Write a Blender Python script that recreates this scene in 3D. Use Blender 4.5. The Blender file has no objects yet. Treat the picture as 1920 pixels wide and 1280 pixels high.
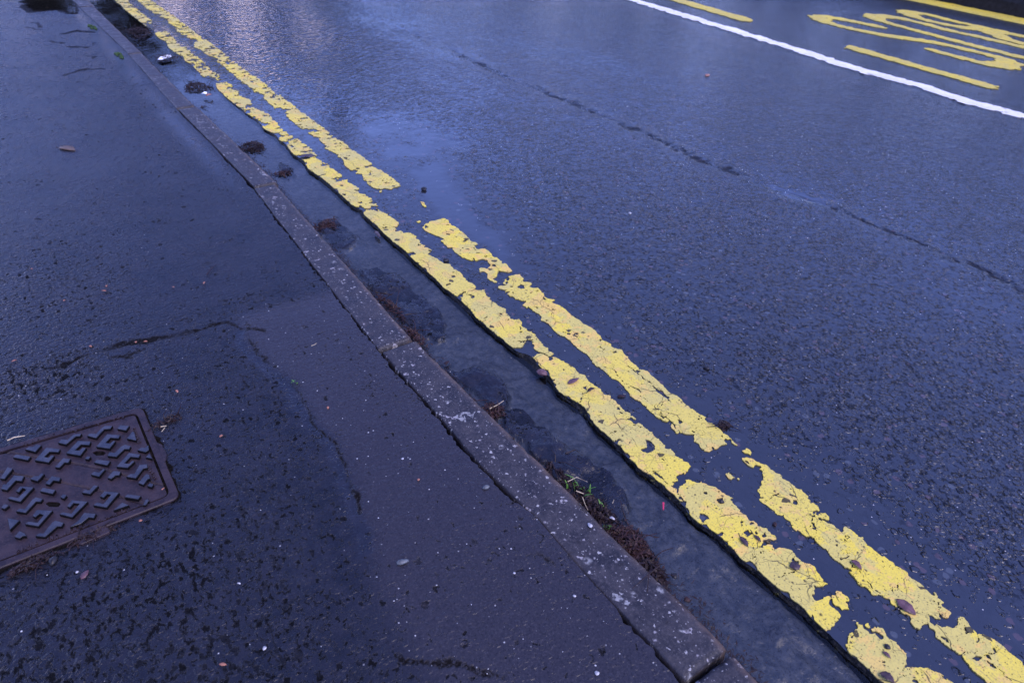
import bpy, bmesh, math, random
import numpy as np
from mathutils import Matrix, Vector
random.seed(7)
rng = np.random.default_rng(11)
SC = bpy.context.scene
COL = SC.collection

# ------------------------------------------------------------------ camera
# world: x across the road (away from the pavement), y along the road, z up;
# the lens stands at (0, 0, 1)
F_PX = 1316.1
AX = np.array([-0.0, 0, 0])
_v1 = np.array([-1130.0, -1032.0, F_PX]); _v1 /= np.linalg.norm(_v1)
_v2 = np.array([2300.0, -840.0, F_PX]); _v2 /= np.linalg.norm(_v2)
_v2 -= _v1 * (_v1 @ _v2); _v2 /= np.linalg.norm(_v2)
_up = np.cross(_v2, _v1)
Z_ROAD, Z_PAVE, Z_WATER = 0.014, 0.035, 0.006


def at(px, py, z=0.0):
    """point on the level z that shows at pixel (px, py) of the photograph"""
    d = np.array([px - 960.0, py - 640.0, F_PX])
    w = np.array([d @ _v2, d @ _v1, d @ _up])
    t = -(1.0 - z) / w[2]
    return np.array([w[0] * t, w[1] * t])


def tr(ox, oy, s, pts, z=Z_ROAD):
    return np.array([at(ox + x / s, oy + y / s, z) for x, y in pts])


cam_d = bpy.data.cameras.new('camera')
cam = bpy.data.objects.new('camera', cam_d)
COL.objects.link(cam)
R = np.array([[_v2[0], -_v2[1], -_v2[2], 0], [_v1[0], -_v1[1], -_v1[2], 0],
              [_up[0], -_up[1], -_up[2], 1.0], [0, 0, 0, 1]])
cam.matrix_world = Matrix([list(map(float, r)) for r in R])
cam_d.sensor_width = 36
cam_d.lens = F_PX / 1920 * 36
cam_d.clip_start = 0.05
cam_d.clip_end = 500
cam_d.dof.use_dof = True
cam_d.dof.focus_distance = 1.55
cam_d.dof.aperture_fstop = 7.0
SC.camera = cam

# ------------------------------------------------------------------ numpy noise
def _h(ix, iy, seed):
    n = (ix.astype(np.int64) * 374761393 + iy.astype(np.int64) * 668265263 + seed * 144665) & 0x7fffffff
    n = (n ^ (n >> 13)) * 1274126177 & 0x7fffffff
    n = n ^ (n >> 16)
    return (n & 0xffff) / 65535.0


def vn(x, y, f, seed=0):
    x = np.asarray(x) * f + 1000.3; y = np.asarray(y) * f + 1000.7
    ix = np.floor(x); iy = np.floor(y)
    fx = x - ix; fy = y - iy
    fx = fx * fx * fx * (fx * (fx * 6 - 15) + 10); fy = fy * fy * fy * (fy * (fy * 6 - 15) + 10)
    a = _h(ix, iy, seed); b = _h(ix + 1, iy, seed); c = _h(ix, iy + 1, seed); d = _h(ix + 1, iy + 1, seed)
    return (a * (1 - fx) + b * fx) * (1 - fy) + (c * (1 - fx) + d * fx) * fy - 0.5


def fbm(x, y, f, o=4, seed=0, g=0.5):
    r = 0; a = 1.0
    for k in range(o):
        r = r + a * vn(x, y, f * 2.03 ** k, seed + k * 17); a *= g
    return r


def sdf_poly(x, y, poly, inside_only_box=None):
    """signed distance (>0 inside)"""
    poly = np.asarray(poly)
    d = np.full(x.shape, 1e9); par = np.zeros(x.shape, bool)
    n = len(poly)
    for i in range(n):
        ax, ay = poly[i]; bx, by = poly[(i + 1) % n]
        ex, ey = bx - ax, by - ay
        L = ex * ex + ey * ey + 1e-12
        t = np.clip(((x - ax) * ex + (y - ay) * ey) / L, 0, 1)
        dx = x - ax - t * ex; dy = y - ay - t * ey
        d = np.minimum(d, dx * dx + dy * dy)
        c = (ay > y) != (by > y)
        if abs(ey) > 1e-12:
            par ^= c & (x < ex * (y - ay) / ey + ax)
    d = np.sqrt(d)
    return np.where(par, d, -d)


def dist_line(x, y, pts, ky=1.0):
    pts = np.asarray(pts, float) * np.array([1, ky]); y = y * ky
    d = np.full(x.shape, 1e9)
    for i in range(len(pts) - 1):
        ax, ay = pts[i]; bx, by = pts[i + 1]
        ex, ey = bx - ax, by - ay
        L = ex * ex + ey * ey + 1e-12
        t = np.clip(((x - ax) * ex + (y - ay) * ey) / L, 0, 1)
        d = np.minimum(d, (x - ax - t * ex) ** 2 + (y - ay - t * ey) ** 2)
    return np.sqrt(d)


def boxed(fn, X, Y, poly, pad=0.03, fill=-1.0):
    """evaluate fn only inside the padded box of poly"""
    poly = np.asarray(poly)
    out = np.full(X.shape, fill)
    m = (X > poly[:, 0].min() - pad) & (X < poly[:, 0].max() + pad) & (Y > poly[:, 1].min() - pad) & (Y < poly[:, 1].max() + pad)
    if m.any():
        out[m] = fn(X[m], Y[m], poly)
    return out


# ------------------------------------------------------------------ mesh helpers
def link(o, mat=None, parent=None):
    COL.objects.link(o)
    if mat is not None:
        o.data.materials.append(mat)
    if parent is not None:
        o.parent = parent
    return o


def tag(o, label=None, cat=None, group=None, kind=None):
    for k, v in (('label', label), ('category', cat), ('group', group), ('kind', kind)):
        if v:
            o[k] = v
    return o


def smooth(me):
    me.polygons.foreach_set('use_smooth', np.ones(len(me.polygons), bool))


def grid_obj(name, X, Y, Z, mat, attrs=None, parent=None):
    ny, nx = X.shape
    v = np.stack([X, Y, Z], -1).reshape(-1, 3).astype(np.float32)
    idx = np.arange(nx * ny).reshape(ny, nx)
    q = np.stack([idx[:-1, :-1], idx[:-1, 1:], idx[1:, 1:], idx[1:, :-1]], -1).reshape(-1, 4)
    me = bpy.data.meshes.new(name)
    me.vertices.add(len(v)); me.vertices.foreach_set('co', v.ravel())
    me.loops.add(q.size); me.loops.foreach_set('vertex_index', q.ravel().astype(np.int32))
    me.polygons.add(len(q))
    me.polygons.foreach_set('loop_start', np.arange(0, q.size, 4, dtype=np.int32))
    me.polygons.foreach_set('loop_total', np.full(len(q), 4, np.int32))
    me.update(calc_edges=True)
    smooth(me)
    for k, a in (attrs or {}).items():
        at_ = me.attributes.new(k, 'FLOAT', 'POINT')
        at_.data.foreach_set('value', np.asarray(a, np.float32).ravel())
    return link(bpy.data.objects.new(name, me), mat, parent)


def contour_obj(name, X, Y, F, ztop, zbot, mat, parent=None, attrs=None):
    """sheet of the region F > 0 of a grid, with its rim carried down to zbot"""
    ny, nx = X.shape
    pos = F > 0
    ztop = np.broadcast_to(ztop, X.shape)
    verts = []; vid = {}
    cm = pos[:-1, :-1] | pos[:-1, 1:] | pos[1:, 1:] | pos[1:, :-1]
    faces = []; segs = []
    av = {k: [] for k in (attrs or {})}

    def corner(j, i):
        key = (j, i)
        if key not in vid:
            vid[key] = len(verts); verts.append((X[j, i], Y[j, i], ztop[j, i]))
            for k in av: av[k].append(attrs[k][j, i])
        return vid[key]

    def cross(j0, i0, j1, i1):
        if (j1, i1) < (j0, i0):
            j0, i0, j1, i1 = j1, i1, j0, i0
        key = (j0, i0, j1, i1)
        if key not in vid:
            a, b = F[j0, i0], F[j1, i1]
            t = min(max(a / (a - b), 0.02), 0.98)
            vid[key] = len(verts)
            verts.append((X[j0, i0] + t * (X[j1, i1] - X[j0, i0]), Y[j0, i0] + t * (Y[j1, i1] - Y[j0, i0]),
                          ztop[j0, i0] + t * (ztop[j1, i1] - ztop[j0, i0])))
            for k in av: av[k].append(attrs[k][j0, i0] * (1 - t) + t * attrs[k][j1, i1])
        return vid[key]
    for j, i in zip(*np.nonzero(cm)):
        cs = ((j, i), (j, i + 1), (j + 1, i + 1), (j + 1, i))
        pl = []
        for k in range(4):
            a, b = cs[k], cs[(k + 1) % 4]
            if pos[a]:
                pl.append((corner(*a), 0))
            if pos[a] != pos[b]:
                pl.append((cross(*a, *b), 1 if pos[a] else 2))
        if len(pl) >= 3:
            faces.append([p[0] for p in pl])
            for k in range(len(pl)):
                if pl[k][1] == 1 and pl[(k + 1) % len(pl)][1] == 2:
                    segs.append((pl[k][0], pl[(k + 1) % len(pl)][0]))
    low = {}
    nv = len(verts)
    if zbot is not None:
        for a, b in segs:
            for q in (a, b):
                if q not in low:
                    low[q] = len(verts); x, y, z = verts[q]; verts.append((x, y, zbot))
                    for k in av: av[k].append(av[k][q])
            faces.append([b, a, low[a], low[b]])
    me = bpy.data.meshes.new(name)
    me.from_pydata([tuple(map(float, v)) for v in verts], [], faces)
    me.update()
    for k in av:
        at_ = me.attributes.new(k, 'FLOAT', 'POINT')
        at_.data.foreach_set('value', np.asarray(av[k], np.float32))
    return link(bpy.data.objects.new(name, me), mat, parent)


def bm_obj(name, bm, mat, parent=None, sm=False):
    bmesh.ops.recalc_face_normals(bm, faces=bm.faces)
    me = bpy.data.meshes.new(name); bm.to_mesh(me); bm.free()
    if sm: smooth(me)
    return link(bpy.data.objects.new(name, me), mat, parent)


def prism(bm, pts, z0, z1, bev=0.0):
    """polygon pts (x, y) raised from z0 to z1, its top drawn in a little"""
    pts = [tuple(p) for p in pts]
    ar = sum(pts[i][0] * pts[(i + 1) % len(pts)][1] - pts[(i + 1) % len(pts)][0] * pts[i][1] for i in range(len(pts)))
    if ar < 0: pts = pts[::-1]
    n = len(pts)
    lo = [bm.verts.new((x, y, z0)) for x, y in pts]
    mid = [bm.verts.new((x, y, z1 - bev)) for x, y in pts]
    top = mid
    if bev:
        ins = []
        for i in range(n):
            p0, p1, p2 = Vector(pts[i - 1]), Vector(pts[i]), Vector(pts[(i + 1) % n])
            n1 = (p1 - p0).normalized(); n2 = (p2 - p1).normalized()
            d = Vector((-n1.y - n2.y, n1.x + n2.x))
            if d.length > 1e-6: d.normalize()
            ins.append(p1 + d * bev)
        top = [bm.verts.new((p.x, p.y, z1)) for p in ins]
    rings = [lo, mid] + ([top] if bev else [])
    for a, b in zip(rings, rings[1:]):
        for i in range(n):
            k = (i + 1) % n
            bm.faces.new((a[i], a[k], b[k], b[i]))
    bm.faces.new(top)
    bm.faces.new(lo[::-1])


def tube(bm, pts, rad, n=5):
    pts = [Vector(p) for p in pts]
    rings = []
    for i, p in enumerate(pts):
        t = (pts[min(i + 1, len(pts) - 1)] - pts[max(i - 1, 0)]).normalized()
        a = t.orthogonal().normalized(); b = t.cross(a)
        r = rad[i] if hasattr(rad, '__len__') else rad
        rings.append([bm.verts.new(p + (a * math.cos(k * 2 * math.pi / n) + b * math.sin(k * 2 * math.pi / n)) * r) for k in range(n)])
    for a, b in zip(rings, rings[1:]):
        for k in range(n):
            bm.faces.new((a[k], a[(k + 1) % n], b[(k + 1) % n], b[k]))
    bm.faces.new(rings[0][::-1]); bm.faces.new(rings[-1])


# ------------------------------------------------------------------ node helpers
class NT:
    def __init__(s, name):
        s.m = bpy.data.materials.new(name); s.m.use_nodes = True
        s.t = s.m.node_tree; s.t.nodes.clear()
        s.out = s.t.nodes.new('ShaderNodeOutputMaterial')
        s.co = s.t.nodes.new('ShaderNodeTexCoord').outputs['Object']

    def n(s, typ, **kw):
        nd = s.t.nodes.new(typ)
        for k, v in kw.items(): setattr(nd, k, v)
        return nd

    def put(s, sock, v):
        if hasattr(v, 'is_output') or hasattr(v, 'links'):
            s.t.links.new(v, sock)
        else:
            if sock.type == 'RGBA' and len(v) == 3: v = (*v, 1)
            sock.default_value = v

    def m_(s, op, a, b=0.5, c=0.5, clamp=False):
        nd = s.n('ShaderNodeMath', operation=op, use_clamp=clamp)
        for i, v in enumerate((a, b, c)):
            s.put(nd.inputs[i], v)
        return nd.outputs[0]

    def mix(s, f, a, b, mode='MIX'):
        nd = s.n('ShaderNodeMix', data_type='RGBA', blend_type=mode)
        s.put(nd.inputs['Factor'], f)
        s.put(nd.inputs[6], a); s.put(nd.inputs[7], b)
        return nd.outputs[2]

    def lerp(s, f, a, b):
        nd = s.n('ShaderNodeMix', data_type='FLOAT')
        s.put(nd.inputs[0], f); s.put(nd.inputs[2], a); s.put(nd.inputs[3], b)
        return nd.outputs[0]

    def noise(s, scale, detail=3, rough=0.55, co=None, dist=0.0, dim='3D'):
        nd = s.n('ShaderNodeTexNoise', noise_dimensions=dim)
        s.put(nd.inputs['Vector'], co if co is not None else s.co)
        nd.inputs['Scale'].default_value = scale; nd.inputs['Detail'].default_value = detail
        nd.inputs['Roughness'].default_value = rough; nd.inputs['Distortion'].default_value = dist
        return nd.outputs['Fac']

    def vor(s, scale, co=None, feat='F1', rnd=1.0, out='Distance', dim='2D'):
        nd = s.n('ShaderNodeTexVoronoi', feature=feat, voronoi_dimensions=dim)
        s.put(nd.inputs['Vector'], co if co is not None else s.co)
        nd.inputs['Scale'].default_value = scale; nd.inputs['Randomness'].default_value = rnd
        return nd.outputs[out] if out else nd

    def ss(s, v, a, b, lo=0.0, hi=1.0):
        nd = s.n('ShaderNodeMapRange', interpolation_type='SMOOTHSTEP')
        s.put(nd.inputs[0], v)
        for i, q in enumerate((a, b, lo, hi)): s.put(nd.inputs[i + 1], q)
        return nd.outputs[0]

    def attr(s, name):
        nd = s.n('ShaderNodeAttribute'); nd.attribute_name = name
        return nd.outputs['Fac']

    def sep(s, v):
        nd = s.n('ShaderNodeSeparateXYZ'); s.put(nd.inputs[0], v); return nd.outputs

    def warp(s, amp, scale, co=None, stretch=None):
        co = co if co is not None else s.co
        nz = s.n('ShaderNodeTexNoise'); s.put(nz.inputs['Vector'], co); nz.inputs['Scale'].default_value = scale
        nz.inputs['Detail'].default_value = 3
        a = s.n('ShaderNodeVectorMath', operation='SUBTRACT'); s.put(a.inputs[0], nz.outputs['Color']); a.inputs[1].default_value = (.5, .5, .5)
        b = s.n('ShaderNodeVectorMath', operation='SCALE'); s.put(b.inputs[0], a.outputs[0]); b.inputs['Scale'].default_value = amp
        c = s.n('ShaderNodeVectorMath', operation='ADD'); s.put(c.inputs[0], co); s.put(c.inputs[1], b.outputs[0])
        return c.outputs[0]

    def scale(s, co, v):
        c = s.n('ShaderNodeVectorMath', operation='MULTIPLY'); s.put(c.inputs[0], co); c.inputs[1].default_value = v
        return c.outputs[0]

    def bump(s, h, dist, strength=1.0, normal=None):
        nd = s.n('ShaderNodeBump'); s.put(nd.inputs['Height'], h)
        nd.inputs['Distance'].default_value = dist; s.put(nd.inputs['Strength'], strength)
        if normal is not None: s.put(nd.inputs['Normal'], normal)
        return nd.outputs[0]

    def done(s, color, rough, normal=None, spec=0.5, ior=1.4, **kw):
        p = s.n('ShaderNodeBsdfPrincipled')
        s.put(p.inputs['Base Color'], color); s.put(p.inputs['Roughness'], rough)
        s.put(p.inputs['IOR'], ior); s.put(p.inputs['Specular IOR Level'], spec)
        if normal is not None: s.put(p.inputs['Normal'], normal)
        for k, v in kw.items(): s.put(p.inputs[k.replace('_', ' ')], v)
        s.t.links.new(p.outputs[0], s.out.inputs[0])
        return s.m


def plain(name, col, rough=0.5, var=0.35, scale=60, spec=0.4):
    t = NT(name)
    f = t.noise(scale, 4)
    c = t.mix(t.ss(f, .3, .7), tuple(q * (1 - var) for q in col), tuple(min(1, q * (1 + var)) for q in col))
    return t.done(c, rough, t.bump(f, 0.001, 0.4), spec=spec)


# ------------------------------------------------------------------ materials
def mat_road():
    t = NT('wet_asphalt')
    wet = t.attr('wet'); seam = t.attr('seam'); rip = t.attr('ripple')
    co = t.warp(0.012, 60)
    big = t.noise(9, 3); mid = t.noise(30, 4, .6); gate = t.noise(120, 2)
    free = t.m_('ADD', t.m_('MULTIPLY', wet, -0.95), t.m_('MULTIPLY', t.m_('SUBTRACT', big, .5), 0.9))

    def chips(sc, r0, r1, lo, part):
        v = t.vor(sc, co, out=None); d = v.outputs['Distance']; c = t.sep(v.outputs['Color'])
        on = t.ss(t.m_('ADD', c[0], free), lo, lo + .14)
        disc = t.ss(d, r0, r1)
        h = t.m_('MULTIPLY', t.m_('MULTIPLY', disc, on), t.m_('MULTIPLY_ADD', c[1], .6, .4))
        rim = t.m_('MULTIPLY', t.ss(t.m_('ABSOLUTE', t.m_('SUBTRACT', d, (r0 + r1) / 2)), .17, .03), on)  # ring mask for crevice shade painted round each stone
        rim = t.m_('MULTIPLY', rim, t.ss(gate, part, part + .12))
        return h, rim, c, disc, on
    h1, rim1, c1, disc1, on1 = chips(68, .50, .34, .10, .42)
    h2, rim2, c2, disc2, on2 = chips(125, .52, .30, .04, .44)
    h = t.m_('ADD', h1, t.m_('MULTIPLY', h2, .45))
    h = t.m_('MULTIPLY_ADD', mid, t.lerp(wet, 1.5, .20), h)
    h = t.m_('SUBTRACT', h, t.m_('MULTIPLY', seam, 2.0))
    n1 = t.bump(h, 0.0026, 0.8)
    rp = t.noise(26, 2, .45, co=t.scale(t.warp(.05, 10), (1.0, 1.7, 1)))
    n2 = t.bump(rp, 0.012, t.m_('MULTIPLY_ADD', rip, 0.9, 0.03), normal=n1)
    fine = t.noise(420, 2, .6)
    n3 = t.bump(fine, 0.0006, t.lerp(wet, 0.45, 0.06), normal=n2)
    blot = t.m_('MULTIPLY', t.ss(t.noise(62, 4, .66, co=t.warp(.02, 25)), .53, .63), t.ss(wet, .75, .35))
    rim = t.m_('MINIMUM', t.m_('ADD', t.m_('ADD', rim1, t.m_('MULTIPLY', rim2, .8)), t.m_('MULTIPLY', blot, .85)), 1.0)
    base = t.mix(mid, (0.0120, 0.0135, 0.0185), (0.0230, 0.0250, 0.0320))
    st = t.m_('MULTIPLY', disc1, on1)
    base = t.mix(t.m_('MULTIPLY', st, t.m_('MULTIPLY', c1[2], .6)), base, (0.031, 0.034, 0.042))
    base = t.mix(t.m_('MULTIPLY', disc1, t.m_('GREATER_THAN', c1[2], 0.965)), base, (0.052, 0.036, 0.042))
    base = t.mix(t.m_('MULTIPLY', disc1, t.m_('GREATER_THAN', c1[1], 0.975)), base, (0.046, 0.052, 0.062))
    base = t.mix(t.m_('MULTIPLY', rim, .82), base, (0.0008, 0.0009, 0.0014))  # crevice shade painted into the base colour, along with the random blotches
    speck = t.vor(260, t.co, out=None)
    sp = t.m_('MULTIPLY', t.m_('GREATER_THAN', t.sep(speck.outputs['Color'])[1], .9985), t.m_('LESS_THAN', speck.outputs['Distance'], .30))
    base = t.mix(sp, base, (0.38, 0.37, 0.36))
    base = t.mix(t.m_('MULTIPLY', seam, 0.9, clamp=True), base, (0.006, 0.005, 0.005))
    rough = t.lerp(t.ss(wet, .35, .8), 0.13, 0.045)
    rough = t.lerp(seam, rough, 0.6)
    spec = t.m_('ADD', t.lerp(t.ss(wet, .25, .9), 0.62, 0.70), t.ss(wet, .80, 1.0, 0, .45))
    spec = t.m_('MULTIPLY', spec, t.m_('SUBTRACT', 1.0, t.m_('MULTIPLY', t.m_('MAXIMUM', t.m_('MULTIPLY', rim, .78), seam), .95, clamp=True)))
    return t.done(base, rough, n3, spec=spec, ior=1.49)


def mat_pave():
    t = NT('wet_footway_tarmac')
    pit = t.attr('pits'); wet = t.attr('wet'); crack = t.attr('crack')
    co = t.warp(0.022, 45)
    st = t.scale(co, (1.0, 1.25, 1))
    v = t.vor(44, st, out=None); c3 = t.sep(v.outputs['Color'])
    v2 = t.vor(58, t.scale(t.warp(.020, 95), (1.25, .85, 1)), out=None); c2 = t.sep(v2.outputs['Color'])
    big = t.noise(7, 3); mid = t.noise(38, 4, .6)
    crest = t.ss(t.m_('ABSOLUTE', t.m_('SUBTRACT', v.outputs['Distance'], 0.36)), 0.13, 0.03)
    on = t.m_('LESS_THAN', c3[0], t.m_('MULTIPLY', pit, 0.95))
    part = t.ss(t.noise(90, 2), .54, .60)
    p1 = t.m_('MULTIPLY', t.m_('MULTIPLY', t.m_('MULTIPLY', crest, on), part), t.m_('MULTIPLY_ADD', c3[1], .4, .6))
    on2 = t.m_('LESS_THAN', c2[0], t.m_('MULTIPLY', pit, 0.50))
    p2 = t.m_('MULTIPLY', t.m_('MULTIPLY', t.ss(v2.outputs['Distance'], t.m_('MULTIPLY_ADD', c2[1], .26, .12), t.m_('MULTIPLY', c2[1], .22)), on2), t.m_('MULTIPLY_ADD', c2[2], .5, .5))
    ch = t.vor(105, co, out=None)
    grain = t.m_('MULTIPLY', t.ss(ch.outputs['Distance'], .55, .25), t.sep(ch.outputs['Color'])[0])
    # broken streaky surface where the pitting is worst
    sn = t.noise(58, 5, .62, co=t.scale(t.warp(.03, 20), (1.5, 0.8, 1)))
    p3 = t.m_('MULTIPLY', t.ss(sn, .55, .61), t.ss(pit, .50, 1.0))
    tiny = t.m_('MULTIPLY', t.ss(t.noise(120, 3, .6, co=t.scale(t.warp(.01, 60), (1.3, .8, 1))), .60, .68), t.m_('MULTIPLY_ADD', pit, .75, .12))
    hole = t.m_('MINIMUM', t.m_('ADD', t.m_('ADD', t.m_('ADD', p1, p2), p3), t.m_('MULTIPLY', tiny, t.lerp(wet, 1.0, .25))), 1.0)
    h = t.m_('MULTIPLY_ADD', grain, t.m_('MULTIPLY_ADD', pit, .45, .22), t.m_('MULTIPLY', mid, 0.35))
    h = t.m_('SUBTRACT', h, t.m_('MULTIPLY', hole, t.lerp(wet, 1.0, .35)))
    crack = t.m_('MULTIPLY', t.ss(crack, .10, .60), t.ss(t.noise(130, 4, .7), .34, .52))
    h = t.m_('SUBTRACT', h, t.m_('MULTIPLY', crack, .45))
    n1 = t.bump(h, 0.0032, 0.8)
    rip = t.noise(70, 3, .6, co=t.scale(t.co, (0.55, 1.8, 1)))
    n2 = t.bump(rip, 0.0028, t.m_('MULTIPLY', t.lerp(wet, 0.6, 0.06), t.m_('SUBTRACT', 1.0, t.attr('mud'))), normal=n1)
    fine = t.noise(380, 3, .65)
    n3 = t.bump(fine, 0.0008, t.lerp(wet, 0.8, 0.40), normal=n2)
    base = t.mix(t.ss(big, .3, .7), (0.0075, 0.0088, 0.0155), (0.0130, 0.0140, 0.0215))
    base = t.mix(t.ss(mid, .35, .75), base, (0.0160, 0.0165, 0.0250))
    base = t.mix(t.attr('silt'), base, (0.0245, 0.0225, 0.0290))
    base = t.mix(t.attr('mud'), base, t.mix(t.ss(t.noise(70, 5, .7), .35, .68), (0.036, 0.047, 0.070), (0.072, 0.085, 0.110)))
    base = t.mix(t.m_('MULTIPLY', hole, 0.92), base, (0.003, 0.003, 0.003))
    base = t.mix(t.m_('MULTIPLY', crack, 0.95, clamp=True), base, (0.005, 0.004, 0.003))
    sp = t.vor(190, t.co, out=None)
    pick = t.m_('GREATER_THAN', t.sep(sp.outputs['Color'])[1], t.lerp(t.attr('silt'), .9950, .975))
    s_ = t.m_('MULTIPLY', pick, t.m_('LESS_THAN', sp.outputs['Distance'], t.m_('MULTIPLY', t.sep(sp.outputs['Color'])[2], .26)))
    base = t.mix(s_, base, t.mix(t.sep(sp.outputs['Color'])[0], (0.10, 0.10, 0.10), (0.50, 0.50, 0.50)))
    gr = t.noise(300, 4, .75)
    base = t.mix(t.m_('MULTIPLY', t.ss(gr, .54, .70), t.m_('MULTIPLY_ADD', t.attr('silt'), .55, .15)), base, (0.058, 0.054, 0.064))
    base = t.mix(t.m_('MULTIPLY', t.ss(gr, .46, .34), .7), base, (0.005, 0.005, 0.008))
    rough = t.lerp(wet, t.m_('MULTIPLY_ADD', mid, .2, 0.16), 0.05)
    rough = t.lerp(t.m_('MAXIMUM', hole, crack), rough, 0.7)
    return t.done(base, rough, n3, spec=t.lerp(t.m_('MAXIMUM', hole, crack), t.lerp(wet, 0.30, 0.52), 0.05), ior=1.40)


def mat_kerb():
    t = NT('weathered_kerb_concrete')
    rust = t.attr('rust')
    n = t.noise(26, 5, .65); n2 = t.noise(170, 4, .7)
    base = t.mix(t.ss(n, .3, .7), (0.016, 0.0158, 0.021), (0.038, 0.0355, 0.041))
    base = t.mix(t.ss(n2, .45, .75), base, (0.062, 0.057, 0.062))
    for sc, th, r, c in ((48, .93, .50, (.30, .30, .30)), (110, .86, .45, (.34, .32, .33)), (230, .80, .42, (.42, .41, .40))):
        v = t.vor(sc, t.warp(.008, 120), out=None); cc = t.sep(v.outputs['Color'])
        m = t.m_('MULTIPLY', t.m_('GREATER_THAN', cc[0], th), t.ss(v.outputs['Distance'], t.m_('MULTIPLY', cc[1], r), 0.04))
        m = t.m_('MULTIPLY', m, t.ss(t.noise(150, 3), .38, .58))
        base = t.mix(t.m_('MULTIPLY', m, .72), base, c)
    dk = t.ss(t.noise(85, 4), .60, .72)
    base = t.mix(t.m_('MULTIPLY', dk, .75), base, (0.016, 0.014, 0.015))
    base = t.mix(t.m_('MULTIPLY', rust, t.ss(t.noise(60, 4), .25, .6)), base, (0.105, 0.074, 0.058))
    h = t.m_('ADD', t.m_('MULTIPLY', n2, .8), t.noise(420, 2))
    nn = t.bump(h, 0.0012, 0.8)
    rough = t.ss(n, .35, .7, .28, .48)
    return t.done(base, rough, nn, spec=0.30, ior=1.38)


def mat_paint(name, base_c, worn_c, warm_c, crack_amt, scratch=False, dirt=0.5):
    t = NT(name)
    n = t.noise(11, 4, .6); n2 = t.noise(28, 4, .6, co=t.warp(.05, 9)); n3 = t.noise(300, 4, .65)
    old = t.ss(t.m_('MULTIPLY_ADD', n3, .10, n), .52, .57)
    base = t.mix(t.m_('MULTIPLY', old, .75), base_c, worn_c)
    base = t.mix(t.m_('MULTIPLY', t.ss(t.m_('MULTIPLY_ADD', n3, .08, n2), .60, .63), .85), base, warm_c)
    big = t.noise(2.2, 2)
    base = t.mix(t.ss(big, .36, .62), base, t.mix(.5, base, worn_c))
    base = t.mix(t.m_('MULTIPLY', t.ss(n3, .48, .70), .60 * dirt + .1), base, (0.20, 0.175, 0.085))
    scr = t.noise(240, 2, .5, co=t.scale(t.warp(.01, 20), (1.0, .10, 1)))
    base = t.mix(t.m_('MULTIPLY', t.m_('MULTIPLY', t.ss(scr, .60, .68), t.ss(t.noise(9, 2), .5, .6)), .55 * dirt), base, (0.17, 0.15, 0.08))
    cr = t.vor(15, t.warp(.035, 26), feat='DISTANCE_TO_EDGE')
    gate = t.ss(t.noise(14, 2), .48, .62)
    cr2 = t.vor(46, t.warp(.02, 40), feat='DISTANCE_TO_EDGE')
    ck = t.m_('MULTIPLY', t.ss(cr, .020, .006), gate)
    ck2 = t.m_('MULTIPLY', t.m_('MULTIPLY', t.ss(cr2, .035, .008), t.ss(t.noise(17, 2), .52, .62)), .6)
    ck = t.m_('MULTIPLY', t.m_('MAXIMUM', ck, ck2), crack_amt)
    v = t.vor(95, t.warp(.006, 150), out=None); cc = t.sep(v.outputs['Color'])
    dot = t.m_('MULTIPLY', t.m_('GREATER_THAN', cc[0], 1 - .10 * dirt), t.ss(v.outputs['Distance'], t.m_('MULTIPLY', cc[1], .42), .05))
    v3 = t.vor(290, t.warp(.003, 250), out=None); c4 = t.sep(v3.outputs['Color'])
    dot2 = t.m_('MULTIPLY', t.m_('GREATER_THAN', c4[0], 1 - .13 * dirt), t.ss(v3.outputs['Distance'], .40, .2))
    dd = t.m_('MAXIMUM', dot, t.m_('MULTIPLY', dot2, .75))
    dark = t.m_('MAXIMUM', ck, dd)
    base = t.mix(t.m_('MULTIPLY', dark, .93), base, (0.030, 0.026, 0.020))
    h = t.m_('SUBTRACT', t.m_('MULTIPLY', n3, .35), t.m_('MULTIPLY', dark, .9))
    nn = t.bump(h, 0.0012, .6)
    # the broken rim of the thick paint is dirty
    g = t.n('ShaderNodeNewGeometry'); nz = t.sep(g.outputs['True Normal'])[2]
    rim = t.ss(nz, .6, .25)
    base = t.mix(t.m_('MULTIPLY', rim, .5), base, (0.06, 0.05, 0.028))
    return t.done(base, t.ss(n2, .3, .7, .38, .55), nn, spec=.28, ior=1.4)


def mat_water():
    t = NT('clear_standing_water')
    rip = t.attr('ripple')
    r1 = t.noise(30, 2, .5, co=t.scale(t.warp(.04, 14), (1, 1.9, 1)))
    r2 = t.noise(95, 2, .5, co=t.scale(t.co, (.9, 2.0, 1)))
    n1 = t.bump(r1, 0.012, t.m_('MULTIPLY_ADD', rip, .85, .012))
    n1 = t.bump(r2, 0.004, t.m_('MULTIPLY_ADD', rip, .7, .02), normal=n1)
    fr = t.n('ShaderNodeFresnel'); fr.inputs['IOR'].default_value = 1.33; t.put(fr.inputs['Normal'], n1)
    gl = t.n('ShaderNodeBsdfGlossy'); gl.inputs['Roughness'].default_value = 0.02; t.put(gl.inputs['Normal'], n1)
    tp = t.n('ShaderNodeBsdfTransparent'); tp.inputs[0].default_value = (.95, .95, .96, 1)
    mx = t.n('ShaderNodeMixShader')
    t.put(mx.inputs[0], fr.outputs[0]); t.put(mx.inputs[1], tp.outputs[0]); t.put(mx.inputs[2], gl.outputs[0])
    t.t.links.new(mx.outputs[0], t.out.inputs[0])
    return t.m


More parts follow.
